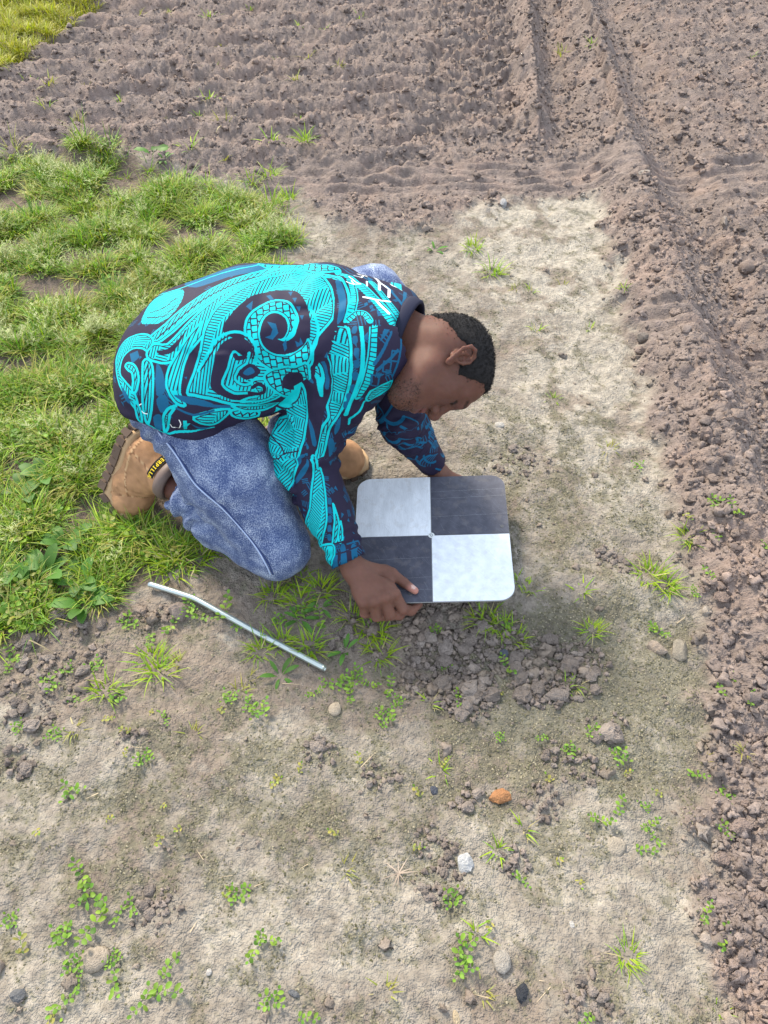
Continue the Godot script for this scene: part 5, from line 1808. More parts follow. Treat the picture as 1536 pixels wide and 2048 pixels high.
# x, z, width, depth, height share, colour, label, kind
const STONES := [
	[0.156, -0.422, 0.0365, 0.0423, 0.7, Color(0.55, 0.56, 0.57), "white angular quartz stone lying on bare crusted soil", 3],
	[0.239, -0.554, 0.0508, 0.0346, 0.5, Color(0.46, 0.22, 0.095), "orange brown broken brick coloured stone on the mossy soil", 4],
	[-0.518, -0.260, 0.0571, 0.0428, 0.45, Color(0.44, 0.37, 0.29), "pale smooth oval stone half sunk among small weeds", 1],
	[0.241, -0.208, 0.0226, 0.0331, 0.7, Color(0.035, 0.04, 0.05), "shiny black angular pebble on bare soil", 3],
	[0.279, -0.879, 0.0231, 0.0254, 0.7, Color(0.10, 0.115, 0.15), "small blue grey slate pebble beside the crumbled clods", 3],
	[0.102, -0.564, 0.0184, 0.0245, 0.5, Color(0.09, 0.10, 0.13), "dark blue grey chip of stone next to the orange stone", 5],
	[-0.107, -0.734, 0.0284, 0.0328, 0.6, Color(0.50, 0.42, 0.32), "cream coloured stone on brown soil below the metal rod", 2],
	[0.638, -0.893, 0.0511, 0.0395, 0.6, Color(0.38, 0.31, 0.25), "beige half of a cracked stone in the mossy hollow", 4],
	[0.688, -0.889, 0.0463, 0.0603, 0.5, Color(0.33, 0.29, 0.23), "mossy beige half of a cracked stone in the hollow", 5],
	[-0.487, -0.987, 0.0552, 0.0528, 0.8, Color(0.27, 0.22, 0.19), "grey brown angular stone standing beside the metal rod", 4],
	[0.338, -1.623, 0.0294, 0.0250, 0.5, Color(0.58, 0.55, 0.50), "small white stone on the pale crust beside the bowed head", 2],
	[0.481, -2.910, 0.0322, 0.0483, 1.0, Color(0.42, 0.42, 0.43), "light grey upright stone at the edge of the tilled field", 3],
	[1.028, -2.950, 0.0528, 0.0366, 0.6, Color(0.52, 0.45, 0.38), "pale cream stone on top of the soil ridge", 4],
	[0.452, -0.455, 0.0449, 0.0390, 0.35, Color(0.45, 0.39, 0.31), "flat pale stone sunk in the crust under a seedling", 1],
	[0.123, -0.171, 0.0137, 0.0274, 0.4, Color(0.52, 0.42, 0.28), "slim tan stone sliver lying flat on pale crust", 5],
	[0.209, -0.255, 0.0320, 0.0392, 0.4, Color(0.43, 0.39, 0.34), "light grey speckled stone sunk in the crust", 1],
	[0.846, -2.024, 0.0426, 0.0361, 0.9, Color(0.27, 0.23, 0.20), "squarish grey stone at the foot of the soil ridge", 5],
	[-0.632, -0.203, 0.0313, 0.0243, 0.5, Color(0.15, 0.155, 0.165), "dark grey stone partly buried in cracked soil", 3],
	[-0.155, -0.205, 0.0226, 0.0122, 0.4, Color(0.16, 0.165, 0.175), "flat slate grey chip lying near a crack", 5],
	[-0.309, -0.239, 0.0106, 0.0124, 0.6, Color(0.55, 0.52, 0.48), "tiny whitish pebble on the pale crust", 2],
	[0.345, -0.316, 0.0110, 0.0147, 0.6, Color(0.55, 0.53, 0.50), "tiny pale chip of stone in the mossy patch", 3],
	[1.342, -2.801, 0.0276, 0.0512, 1.1, Color(0.36, 0.30, 0.26), "slim upright stone in the tilled field", 4],
	[1.333, -2.483, 0.0587, 0.0550, 0.8, Color(0.26, 0.20, 0.17), "large brown clod like stone in the tilled field", 1],
]
# x, z, reach, how many, smallest, largest, label
const HEAPS := [
	[0.191, -0.944, 0.130, 26, 0.0142, 0.0402, "grey brown clod in the heap crumbled below the panel"],
	[0.150, -0.845, 0.108, 24, 0.0137, 0.0456, "grey brown clod in the heap crumbled below the panel"],
	[0.186, -0.777, 0.067, 12, 0.0178, 0.0511, "pale clod beside the crumbled heap"],
	[0.401, -0.845, 0.103, 20, 0.0137, 0.0456, "clod in the loose cluster on the mossy hollow"],
	[0.348, -0.789, 0.056, 9, 0.0201, 0.0491, "clod in the loose cluster on the mossy hollow"],
	[0.482, -0.698, 0.045, 4, 0.0237, 0.0539, "pair of pale flat clods on the mossy soil"],
	[0.412, -0.602, 0.041, 7, 0.0124, 0.0290, "small clod in a worm cast on the pale crust"],
	[-0.135, -0.639, 0.038, 6, 0.0147, 0.0358, "grey clod beside a dark hole in the crust"],
	[-0.091, -0.910, 0.035, 4, 0.0210, 0.0537, "rounded earthy clod beside the grass tuft"],
	[-0.753, -0.897, 0.110, 22, 0.0139, 0.0442, "brown clod in the broken soil near the big weed"],
	[-0.781, -0.759, 0.088, 14, 0.0132, 0.0397, "brown clod in the broken soil near the big weed"],
	[-0.782, -0.623, 0.052, 8, 0.0146, 0.0356, "grey clod at the cracked patch of crust"],
	[0.115, -0.382, 0.047, 9, 0.0113, 0.0264, "clod in the small heap beside the dry root"],
	[0.164, -0.550, 0.037, 6, 0.0122, 0.0305, "clod crumbled beside the orange stone"],
	[-0.424, -0.339, 0.046, 10, 0.0111, 0.0278, "dark crumb of soil beside the sprawling weeds"],
	[0.349, -0.205, 0.043, 8, 0.0104, 0.0243, "clod on the pale crust by the tilled edge"],
	[0.396, -1.473, 0.084, 12, 0.0112, 0.0309, "clod in the worm cast behind the panel"],
	[0.585, -1.142, 0.051, 8, 0.0152, 0.0329, "clod in the small cast near the grass tuft"],
	[-0.530, -0.667, 0.032, 5, 0.0106, 0.0213, "small dark clod under a pale seedling"],
	[0.320, -0.540, 0.045, 9, 0.0081, 0.0202, "small clod in the cast above the flat pale stone"],
	[0.099, -0.454, 0.044, 9, 0.0078, 0.0214, "small clod in the cast above the white quartz stone"],
	[0.360, -0.639, 0.032, 6, 0.0084, 0.0211, "small clod beside the pair of flat clods"],
	[-0.008, -0.597, 0.041, 7, 0.0083, 0.0228, "small clod scattered on the grey crust"],
	[0.252, -0.426, 0.029, 6, 0.0077, 0.0173, "small clod right of the white quartz stone"],
]
# x, z, size, 0 leafy or 1 small and yellowish
const SEEDLINGS := [
	[-0.634, -0.556, 1.5, 0], [-0.500, -0.621, 1, 0], [-0.512, -0.724, 1, 1], [-0.469, -0.710, 1, 0], [-0.538, -0.680, 1, 1], [-0.704, -0.678, 1, 0],
	[-0.706, -0.765, 1.5, 0], [-0.747, -0.793, 1, 0], [-0.718, -0.830, 1.5, 0], [-0.659, -0.845, 1.5, 0], [-0.849, -0.868, 1.5, 0], [-0.850, -0.820, 1, 0],
	[-0.603, -0.958, 2.2, 0], [-0.551, -0.935, 2.2, 0], [-0.501, -0.951, 2.2, 0], [-0.439, -0.972, 2.2, 0], [-0.381, -0.986, 2.2, 0], [-0.468, -1.000, 1.5, 0],
	[-0.352, -0.944, 1.5, 0], [-0.271, -0.729, 1.5, 0], [-0.296, -0.745, 1, 0], [-0.338, -0.759, 1, 0], [-0.359, -0.735, 1, 1], [-0.075, -0.771, 1.5, 0],
	[-0.087, -0.800, 1.5, 0], [-0.063, -0.826, 1, 0], [0.013, -0.793, 1.5, 0], [0.002, -0.724, 1, 0], [0.030, -0.759, 1, 0], [0.282, -0.845, 1, 0],
	[0.140, -0.861, 0.6, 0], [0.402, -0.761, 1, 0], [0.353, -0.678, 0.6, 0], [0.495, -0.632, 1.5, 0], [0.450, -0.684, 1, 0], [0.488, -0.450, 1.5, 0],
	[0.430, -0.501, 1.5, 0], [0.465, -0.507, 1.5, 0], [0.533, -0.466, 0.6, 0], [0.346, -0.579, 1, 1], [0.497, -0.597, 0.6, 1], [0.526, -0.530, 0.6, 0],
	[0.649, -0.597, 1, 0], [0.128, -0.356, 1, 0], [0.145, -0.270, 1.5, 0], [0.139, -0.243, 1.5, 0], [0.263, -0.395, 1, 0], [0.079, -0.548, 1.5, 1],
	[0.052, -0.448, 0.6, 1], [0.117, -0.613, 0.6, 1], [-0.270, -0.366, 1.5, 0], [-0.301, -0.356, 1, 1], [-0.227, -0.274, 1.5, 0], [-0.206, -0.286, 1, 0],
	[-0.193, -0.194, 1, 0], [-0.150, -0.171, 1.5, 0], [-0.572, -0.395, 1.5, 0], [-0.544, -0.356, 2.2, 0], [-0.577, -0.322, 2.2, 0], [-0.529, -0.314, 2.2, 0],
	[-0.491, -0.330, 1.5, 0], [-0.469, -0.343, 1.5, 0], [-0.584, -0.298, 1.5, 0], [-0.642, -0.266, 2.2, 1], [-0.683, -0.322, 1, 0], [-0.549, -0.250, 1, 0],
	[-0.484, -0.258, 1, 0], [-0.473, -0.221, 1.5, 0], [-0.537, -0.221, 1, 0], [-0.407, -0.209, 2.2, 0], [-0.394, -0.227, 1.5, 0], [-0.413, -0.194, 1.5, 0],
	[-0.555, -0.192, 1.5, 0], [-0.574, -0.169, 1.5, 1], [0.199, -0.320, 0.6, 1], [0.358, -0.179, 1.5, 0], [0.608, -0.290, 1.5, 0], [0.587, -0.329, 1, 0],
	[0.673, -0.482, 1, 0], [0.700, -0.559, 1, 0], [0.527, -0.493, 0.6, 0], [0.781, -0.800, 1.5, 0], [0.765, -0.761, 1, 0], [0.798, -0.749, 1, 0],
	[0.800, -1.051, 1, 0], [0.716, -1.058, 1.5, 0], [0.753, -1.036, 1, 0], [0.781, -1.270, 1.5, 1], [0.842, -1.259, 1, 0], [0.874, -1.223, 1.5, 0],
	[0.836, -1.182, 1, 0], [0.711, -1.463, 1, 0], [-0.434, -0.468, 0.6, 1], [-0.555, -0.501, 0.6, 1], [-0.393, -0.482, 0.6, 1], [-0.683, -0.482, 1, 1],
	[-0.446, -0.530, 0.6, 1], [-0.542, -0.623, 0.6, 1], [-0.173, -0.586, 0.6, 1], [-0.050, -0.613, 0.6, 1], [-0.232, -0.561, 1, 1], [-0.214, -0.586, 0.6, 1],
	[-0.086, -0.468, 0.6, 1], [0.167, -0.741, 0.6, 0], [0.248, -0.678, 0.6, 0], [0.269, -0.777, 0.6, 1], [-0.009, -0.695, 1, 0], [0.175, -0.783, 1, 0],
	[0.652, -0.940, 1, 0], [0.642, -0.951, 0.6, 0], [0.393, -0.645, 0.6, 0], [-0.152, -0.965, 1.5, 0], [-0.202, -0.986, 1.5, 0], [-0.248, -0.965, 1, 0],
	[-0.153, -0.771, 1, 0], [-0.126, -0.793, 1, 0], [0.121, -0.944, 1, 0], [-0.610, -0.712, 0.6, 1], [0.288, -0.965, 1, 0], [-0.031, -0.801, 0.6, 0],
	[0.329, -0.426, 0.6, 1], [0.372, -0.395, 0.6, 1], [0.571, -0.550, 0.6, 1], [-0.784, -0.695, 1, 0], [-0.584, -0.765, 1, 0], [0.917, -1.111, 0.6, 0],
]
# x, z, size, 0 dense or 1 sparse
const TUFTS := [
	[0.332, -2.577, 1.1, 0], [0.393, -2.434, 1.5, 0], [-0.350, -3.391, 1.5, 0], [-0.484, -3.161, 2.0, 0], [-0.445, -2.926, 2.2, 0], [-0.803, -3.041, 1.3, 0],
	[-0.551, -3.104, 1.4, 0], [-0.395, -2.991, 1.6, 0], [0.507, -2.088, 0.9, 1], [0.635, -2.355, 0.7, 1], [0.519, -2.318, 0.7, 1], [0.466, -2.324, 0.7, 1],
	[0.640, -1.532, 0.9, 1], [0.521, -1.752, 0.6, 1], [-0.172, -0.897, 1.1, 0], [-0.024, -0.948, 1.4, 0], [-0.009, -0.894, 1.1, 0], [-0.081, -0.976, 0.9, 0],
	[0.662, -1.093, 1.2, 0], [0.691, -1.058, 1.0, 0], [0.479, -1.039, 1.1, 1], [0.492, -0.940, 0.4, 0], [0.358, -1.051, 0.8, 1], [0.337, -1.081, 0.8, 1],
	[-0.509, -0.826, 1.2, 0], [-0.536, -0.858, 0.9, 0], [0.411, -0.795, 0.7, 1], [0.308, -0.926, 0.8, 0], [0.435, -0.264, 0.3, 0], [0.000, -0.211, 0.8, 1],
	[0.118, -0.604, 0.8, 1], [0.279, -0.487, 0.8, 1], [-0.475, -1.158, 1.9, 0], [-0.525, -1.119, 1.6, 0], [-0.441, -1.190, 1.5, 0], [-0.317, -2.612, 1.2, 1],
	[-0.332, -1.593, 1.2, 0], [0.241, -0.972, 1.0, 0], [-0.302, -0.810, 0.8, 1], [-0.320, -0.777, 0.8, 1], [-0.410, -0.678, 0.7, 1], [-0.204, -1.014, 1.0, 0],
	[-0.157, -1.051, 1.1, 0], [-0.242, -0.904, 0.8, 0], [-0.287, -0.884, 0.7, 0], [0.678, -0.629, 0.2, 1], [0.760, -0.639, 0.3, 1], [0.776, -1.198, 0.8, 0],
	[0.822, -2.264, 0.6, 1], [-0.664, -0.689, 0.8, 1], [-0.465, -0.845, 0.8, 1], [-0.621, -0.783, 0.8, 0], [0.578, -0.183, 0.2, 1], [0.171, -0.209, 0.6, 1],
	[-0.074, -0.408, 0.6, 1], [0.170, -0.298, 0.7, 1], [0.225, -0.444, 0.7, 1], [-0.221, -1.081, 1.2, 0], [-0.272, -1.036, 1.0, 0], [0.690, -2.107, 0.6, 1],
	[-0.015, -2.450, 0.7, 1], [-0.458, -2.516, 1.0, 0], [-0.549, -2.654, 1.2, 0], [0.276, -0.958, 0.7, 0], [0.102, -0.759, 0.6, 1], [0.434, -0.801, 0.6, 1],
	[-0.086, -2.386, 0.7, 1],
]
# x, z, size
const DOCKS := [
	[-0.839, -1.096, 1.0], [-0.752, -1.073, 0.9], [-0.820, -1.190, 0.9], [-0.721, -1.000, 0.8], [-0.923, -1.126, 1.0], [-0.930, -1.416, 1.0],
	[-0.965, -1.370, 0.9], [-1.024, -3.377, 1.0], [-1.239, -3.214, 0.7], [-0.918, -1.051, 0.9], [-0.947, -3.260, 0.6], [-1.345, -2.516, 0.7],
	[0.191, -2.584, 0.55], [-0.201, -0.972, 0.55], [-0.090, -0.884, 0.5], [-0.235, -0.820, 0.5], [-0.154, -1.000, 0.45],
]
# x, z, size
const FIELD_SPRIGS := [
	[-1.806, -4.178, 1], [-1.476, -4.342, 1], [-0.891, -4.376, 1], [-1.669, -4.053, 1], [-1.364, -4.891, 1], [-0.449, -4.115, 1],
	[-0.874, -3.763, 1], [-0.843, -3.876, 1], [-0.502, -3.847, 1], [-0.228, -4.276, 1], [-1.251, -5.055, 1], [-1.453, -5.183, 1],
	[-1.327, -5.226, 1], [-0.479, -4.891, 1], [-0.333, -4.813, 1], [-0.904, -4.660, 1], [-1.292, -3.934, 1], [-1.030, -3.708, 1],
	[-0.399, -3.763, 1], [-0.734, -3.602, 1], [-0.496, -3.401, 1], [-0.854, -3.353, 1], [-1.100, -3.170, 1], [-0.694, -3.306, 1],
	[-0.611, -2.839, 1], [-1.011, -5.013, 1], [-0.808, -5.270, 1], [-0.140, -5.055, 1], [-0.412, -4.515, 1], [-0.567, -4.445, 1],
	[-1.510, -4.115, 1], [-1.679, -3.876, 1], [-1.607, -3.791, 1], [-1.447, -3.681, 1], [1.100, -4.459, 1], [0.954, -4.480, 1],
	[1.955, -4.459, 1],
]

# ---------------------------------------------------------------- survey panel

const PANEL_AT := Vector3(0.118, 0.065, -1.169)
var panel_turn := Basis(Vector3(0.9968, 0.0761, 0.0251), Vector3(-0.0768, 0.9967, 0.0261), Vector3(-0.023, -0.0279, 0.9993)).orthonormalized()
const HALF := 0.1925


func rounded(x0: float, z0: float, x1: float, z1: float, corner: Vector2, r: float) -> PackedVector2Array:
	# rectangle with the one corner nearest to corner rounded
	var out := PackedVector2Array()
	for c in [Vector2(x0, z0), Vector2(x1, z0), Vector2(x1, z1), Vector2(x0, z1)]:
		if c.distance_to(corner) > 0.01:
			out.append(c)
			continue
		var m := Vector2(signf(c.x), signf(c.y))
		var centre: Vector2 = c - m * r
		var a0 := (Vector2(m.x, 0) if m.x * m.y > 0.0 else Vector2(0, m.y)).angle()
		for k in 9:
			out.append(centre + Vector2.from_angle(a0 + (PI / 2.0) * k / 8.0) * r)
	return out


func plate(outline: PackedVector2Array, y0: float, y1: float, uv0: Vector2, uv1: Vector2) -> ArrayMesh:
	var st := SurfaceTool.new()
	st.begin(Mesh.PRIMITIVE_TRIANGLES)
	var mid := Vector2.ZERO
	for p in outline:
		mid += p
	mid /= outline.size()
	var n := outline.size()
	var put := func(p: Vector2, y: float) -> void:
		st.set_uv((p - uv0) / (uv1 - uv0))
		st.add_vertex(Vector3(p.x, y, p.y))
	for i in n:
		var a := outline[i]
		var b := outline[(i + 1) % n]
		st.set_smooth_group(-1)
		put.call(mid, y1); put.call(a, y1); put.call(b, y1)
		put.call(mid, y0); put.call(b, y0); put.call(a, y0)
		put.call(a, y1); put.call(a, y0); put.call(b, y0)
		put.call(a, y1); put.call(b, y0); put.call(b, y1)
	st.generate_normals()
	return st.commit()


func panel_face(dark: bool, sd: int, lines: Array) -> ImageTexture:
	# scuffed sheet: scratches and rubbed patches in the surface
	var n := 384
	var base := Color(0.255, 0.265, 0.315) if dark else Color(0.85, 0.875, 0.90)
	var im := Image.create(n, n, false, Image.FORMAT_RGB8)
	var haze := noise(0.012, 4, sd, FastNoiseLite.TYPE_SIMPLEX, 0.6)
	var speck := noise(0.35, 2, sd + 9)
	for y in n:
		for x in n:
			var h := haze.get_noise_2d(x, y * (0.35 if sd == 1 else 1.0))
			var s := speck.get_noise_2d(x, y)
			var k := 0.05 * h + 0.03 * s
			if dark:
				k = 0.045 * h + 0.05 * maxf(0.0, s)
			elif sd == 1:
				k += 0.010 * sin(x * 0.55 + 9.0 * h) + 0.03 * s
			var mud := 0.35 * smoothstep(0.28, 0.5, haze.get_noise_2d(x * 0.8 + 300.0, y * 0.8)) + 0.25 * smoothstep(0.45, 0.7, s)
			im.set_pixel(x, y, Color(base.r + k, base.g + k, base.b + k).lerp(Color(0.55, 0.50, 0.44), mud * (0.40 if dark else 0.2)))
	rng.seed = 200 + sd
	for q in (130 if dark else 60):
		var p := Vector2(rng.randf() * n, rng.randf() * n)
		var d := Vector2.from_angle(0.85 + rng.randfn() * 0.25) * (1.0 if rng.randf() < 0.8 else -1.0)
		var l := 8.0 + 60.0 * pow(rng.randf(), 2.0)
		var c := base.lerp(Color(0.62, 0.65, 0.68) if dark else Color(0.55, 0.58, 0.60), rng.randf_range(0.12, 0.45))
		for t in int(l):
			var v := p + d * t
			if v.x >= 0 and v.y >= 0 and v.x < n and v.y < n:
				im.set_pixelv(Vector2i(v), c)
	for f in lines:
		for x in n:
			if rng.randf() < 0.9:
				var y := int(f * n + 0.03 * (n - x) + 0.8 * sin(x * 0.05))
				im.set_pixel(x, clampi(y, 0, n - 1), base.lerp(Color(0.75, 0.76, 0.75), rng.randf_range(0.35, 0.75)))
	return tex(im)


func build_panel() -> void:
	var t := thing("survey_panel", "square black and white quartered panel held just above the soil", "panel", PANEL_AT)
	t.basis = panel_turn
	var r := 0.037
	var whole := PackedVector2Array()
	for c in [Vector2(-HALF, -HALF), Vector2(HALF, -HALF), Vector2(HALF, HALF), Vector2(-HALF, HALF)]:
		var one := rounded(-HALF, -HALF, HALF, HALF, c, r)
		for p in one:
			if p.distance_to(c) < 0.05:
				whole.append(p)
	obj("plate", plate(whole, -0.0035, 0.0, Vector2(-HALF, -HALF), Vector2(HALF, HALF)), mat(lin(0.26, 0.27, 0.28), 0.6, 0.4), t)
	var i := 0
	for q in [[-1, -1, false], [1, -1, true], [1, 1, false], [-1, 1, true]]:
		var corner := Vector2(q[0], q[1]) * (HALF - 0.0006)
		var a := Vector2(minf(0.0, corner.x), minf(0.0, corner.y))
		var b := Vector2(maxf(0.0, corner.x), maxf(0.0, corner.y))
		var gap := 0.0009
		if q[0] < 0: b.x -= gap
		else: a.x += gap
		if q[1] < 0: b.y -= gap
		else: a.y += gap
		var m := mat(Color.WHITE, 0.42 if not q[2] else 0.5, 0.45)
		m.albedo_texture = panel_face(q[2], [1, 2, 3, 4][i], [[], [0.24, 0.36, 0.67], [], [0.34, 0.64, 0.82]][i])
		m.texture_repeat = false
		var o := obj("quarter", plate(rounded(a.x, a.y, b.x, b.y, corner, r), 0.0004, 0.0014, a, b), m, t)
		o.set_meta("label", ["silvery white quarter with brushed marks", "scuffed black quarter with pale lines", "bright white quarter", "scuffed black quarter under the thumb"][i])
		i += 1
	# small round mark with a letter in the middle
	var disc := CylinderMesh.new()
	disc.top_radius = 0.0078
	disc.bottom_radius = 0.0078
	disc.height = 0.0016
	disc.radial_segments = 24
	var hub := obj("centre_mark", disc, mat(lin(0.62, 0.66, 0.66), 0.5, 0.4), t)
	hub.position = Vector3(0, 0.0016, 0)
	var letter := TextMesh.new()
	letter.text = "D"
	var font := SystemFont.new()
	font.font_names = PackedStringArray(["Droid Sans"])
	letter.font = font
	letter.font_size = 32
	letter.pixel_size = 0.00036
	letter.depth = 0.0004
	var l := obj("letter", letter, mat(lin(0.10, 0.11, 0.12), 0.6), hub)
	l.rotation = Vector3(-PI / 2, 0.5, 0)
	l.position = Vector3(0, 0.0010, 0)
	# small screw head scuffed into the black corner
	for p in [Vector3(-0.052, 0.0018, 0.170), Vector3(0.176, 0.0018, -0.022)]:
		var head := CylinderMesh.new()
		head.top_radius = 0.0045
		head.bottom_radius = 0.0052
		head.height = 0.0014
		head.radial_segments = 14
		var s := obj("rivet", head, mat(lin(0.075, 0.078, 0.085), 0.45, 0.5), t)
		s.position = p


# ---------------------------------------------------------------- rod

func build_rod() -> void:
	var pts := [Vector3(-0.573, 0, -1.056), Vector3(-0.455, 0, -1.015), Vector3(-0.30, 0, -0.925), Vector3(-0.133, 0, -0.831)]
	var r := 0.0072
	var y0 := ground_y(pts[0].x, pts[0].z) + r + 0.004
	var y1 := ground_y(pts[3].x, pts[3].z) + r + 0.001
	for k in range(1, 20):
		var p: Vector3 = pts[0].lerp(pts[3], k / 20.0)
		var over := ground_y(p.x, p.z) + 0.002 - (lerpf(y0, y1, k / 20.0) - r)
		if over > 0.0:
			y0 += over * 0.6
			y1 += over * 0.6
	pts[0].y = y0
	pts[1].y = lerpf(y0, y1, 0.26)
	pts[2].y = lerpf(y0, y1, 0.62)
	pts[3].y = y1
	var curve := Curve3D.new()
	curve.bake_interval = 0.01
	for k in 4:
		var tan: Vector3 = Vector3.ZERO if k == 0 or k == 3 else (pts[k + 1] - pts[k - 1]).normalized() * 0.016
		curve.add_point(pts[k], -tan, tan)
	var line := curve.get_baked_points()
	var st := SurfaceTool.new()
	st.begin(Mesh.PRIMITIVE_TRIANGLES)
	var sides := 18
	var rows := []
	var n := line.size()
	for i in n:
		var d := (line[mini(i + 1, n - 1)] - line[maxi(i - 1, 0)]).normalized()
		var e1 := d.cross(Vector3.UP).normalized()
		var e2 := e1.cross(d)
		var row := []
		for k in sides:
			var a := TAU * k / sides
			row.append(line[i] + (e1 * cos(a) + e2 * sin(a)) * r - pts[0])
		rows.append(row)
	# open ends: a short wall turned inwards
	for e in [0, n - 1]:
		var d := (line[1] - line[0]).normalized() if e == 0 else (line[n - 2] - line[n - 1]).normalized()
		var rim := []
		var deep := []
		for k in sides:
			var v: Vector3 = rows[e][k] + pts[0] - line[e]
			rim.append(line[e] + v * 0.78 - pts[0])
			deep.append(line[e] + v * 0.74 + d * 0.03 - pts[0])
		for k in sides:
			var k2 := (k + 1) % sides
			var quads := [[rows[e][k], rows[e][k2], rim[k2], rim[k]], [rim[k], rim[k2], deep[k2], deep[k]]]
			for q in quads:
				for j in ([0, 1, 2, 0, 2, 3] if e == 0 else [0, 2, 1, 0, 3, 2]):
					st.add_vertex(q[j])
	for i in n - 1:
		for k in sides:
			var k2 := (k + 1) % sides
			for v in [rows[i][k], rows[i + 1][k2], rows[i + 1][k], rows[i][k], rows[i][k2], rows[i + 1][k2]]:
				st.add_vertex(v)
	st.index()
	st.generate_normals()
	var m := mat(lin(0.42, 0.48, 0.47), 0.28, 0.5)
	m.metallic = 0.75
	var o := obj("metal_rod", st.commit(), m)
	o.position = pts[0]
	tag(o, "thin bent galvanised metal tube lying on the soil and weeds", "rod")


# ---------------------------------------------------------------- stones and clods

func build_stones() -> void:
	rng.seed = 900
	var m := mat(Color.WHITE, 0.75, 0.4)
	m.vertex_color_use_as_albedo = true
	m.albedo_texture = grain_tex
	m.heightmap_enabled = true
	m.heightmap_texture = fine_tex
	m.heightmap_scale = 0.3
	m.uv1_triplanar = true
	m.uv1_scale = Vector3(6, 6, 6)
	for s in STONES:
		var p := Vector3(s[0], ground_y(s[0], s[1]), s[1])
		var a: float = s[2]
		var c: float = s[3]
		var h: float = 0.5 * (a + c) * s[4]
		var mesh := stone_mesh(int(300 + s[0] * 500.0 - s[1] * 90.0), 9, 14, 0.45 if s[7] > 2 else 0.18, Vector3(a, h, c), s[5], s[7] > 2)
		var o := obj("stone", mesh, m)
		o.position = p + Vector3(0, h * 0.12, 0)
		o.rotation.y = rng.randf_range(-0.4, 0.4)
		tag(o, s[6], "stone", "stones scattered on the soil")


func stone_mesh(sd: int, rings: int, sides: int, rough: float, size: Vector3, color: Color, angular: bool) -> ArrayMesh:
	var f := noise(1.1, 4, sd, FastNoiseLite.TYPE_SIMPLEX, 0.55)
	var tone := noise(5.0, 3, sd + 1)
	var planes := []
	var own := RandomNumberGenerator.new()
	own.seed = sd
	if angular:
		for k in 11:
			planes.append([Vector3(own.randfn(), own.randfn(), own.randfn()).normalized(), own.randf_range(0.33, 0.46)])
	var verts := PackedVector3Array()
	var cols := PackedColorArray()
	var idx := PackedInt32Array()
	for j in rings + 1:
		for i in sides:
			var v := PI * j / rings
			var u := TAU * i / sides
			var p := Vector3(sin(v) * cos(u), cos(v), sin(v) * sin(u))
			var r := 0.5 * (1.0 + rough * f.get_noise_3dv(p * 1.1))
			for q in planes:
				var along_ := p.dot(q[0])
				if along_ > 0.0:
					r = minf(r, q[1] / along_)
			verts.append(p * r * size)
			var l := 1.0 + 0.25 * tone.get_noise_3dv(p * 0.4)
			cols.append(Color(color.r * l, color.g * l, color.b * l))
	for j in rings:
		for i in sides:
			var a := j * sides + i
			var b := j * sides + (i + 1) % sides
			idx.append_array([a, a + sides, b, b, a + sides, b + sides])
	if angular:
		# broken faces: every facet keeps its own edge
		var fv := PackedVector3Array()
		var fc := PackedColorArray()
		var fi := PackedInt32Array()
		for k in idx:
			fi.append(fv.size())
			fv.append(verts[k])
			fc.append(cols[k])
		return surface(fv, fi, PackedVector2Array(), fc)
	return surface(verts, idx, PackedVector2Array(), cols)


func build_clods() -> void:
	rng.seed = 77
	var meshes := []
	for k in 10:
		meshes.append(stone_mesh(500 + k, 9, 13, 0.75, Vector3.ONE, Color(1, 1, 1), true))
	# heaps on bare soil, then
	var earth := Color(0.27, 0.215, 0.185)
	for h in HEAPS:
		for k in h[3]:
			var rr := sqrt(rng.randf())
			var a := rng.randf() * TAU
			var x: float = h[0] + cos(a) * rr * h[2]
			var z: float = h[1] + sin(a) * rr * h[2] * 0.8
			add_clod(meshes, Vector3(x, ground_y(x, z), z), lerpf(h[4], h[5], pow(rng.randf(), 2.2)), earth, h[6], "clods on the bare plot")
	# the big clods that lie on the tilled strip
	var n := 0
	while n < 110:
		var z := -0.15 - 2.6 * pow(rng.randf(), 1.3)
		var x := along(edge_table, z) + rng.randf_range(0.02, 0.45)
		if absf(x) > 0.60 + absf(z) * 0.56:
			continue
		var p := Vector3(x, ground_y(x, z), z)
		var c := soil_color(x, z)
		add_clod(meshes, p, rng.randf_range(0.020, 0.030) + 0.024 * pow(rng.randf(), 3.0), Color(c.r * 1.15, c.g * 1.15, c.b * 1.15), "reddish brown clod lying on the tilled ridge of soil", "clods on the tilled ridge")
		n += 1


func add_clod(meshes: Array, p: Vector3, size: float, base: Color, label: String, group: String) -> void:
	var o := MeshInstance3D.new()
	o.name = numbered("soil_clod")
	o.mesh = meshes[rng.randi() % meshes.size()]
	o.material_override = clod_tones[rng.randi() % clod_tones.size()] if group != "clods on the tilled ridge" else ridge_tones[rng.randi() % ridge_tones.size()]
	add_child(o)
	o.basis = Basis.from_euler(Vector3(rng.randf() * 0.8, rng.randf() * TAU, rng.randf() * 0.8)).scaled(Vector3(size, size * rng.randf_range(0.5, 0.75), size * rng.randf_range(0.75, 1.1)))
	o.position = p + Vector3(0, size * 0.16, 0)
	tag(o, label, "clod", group)


var clod_tones: Array = tones([Color(0.33, 0.282, 0.25), Color(0.27, 0.228, 0.20), Color(0.385, 0.33, 0.29)])
var ridge_tones: Array = tones([Color(0.36, 0.285, 0.245), Color(0.31, 0.24, 0.21), Color(0.40, 0.315, 0.27)])


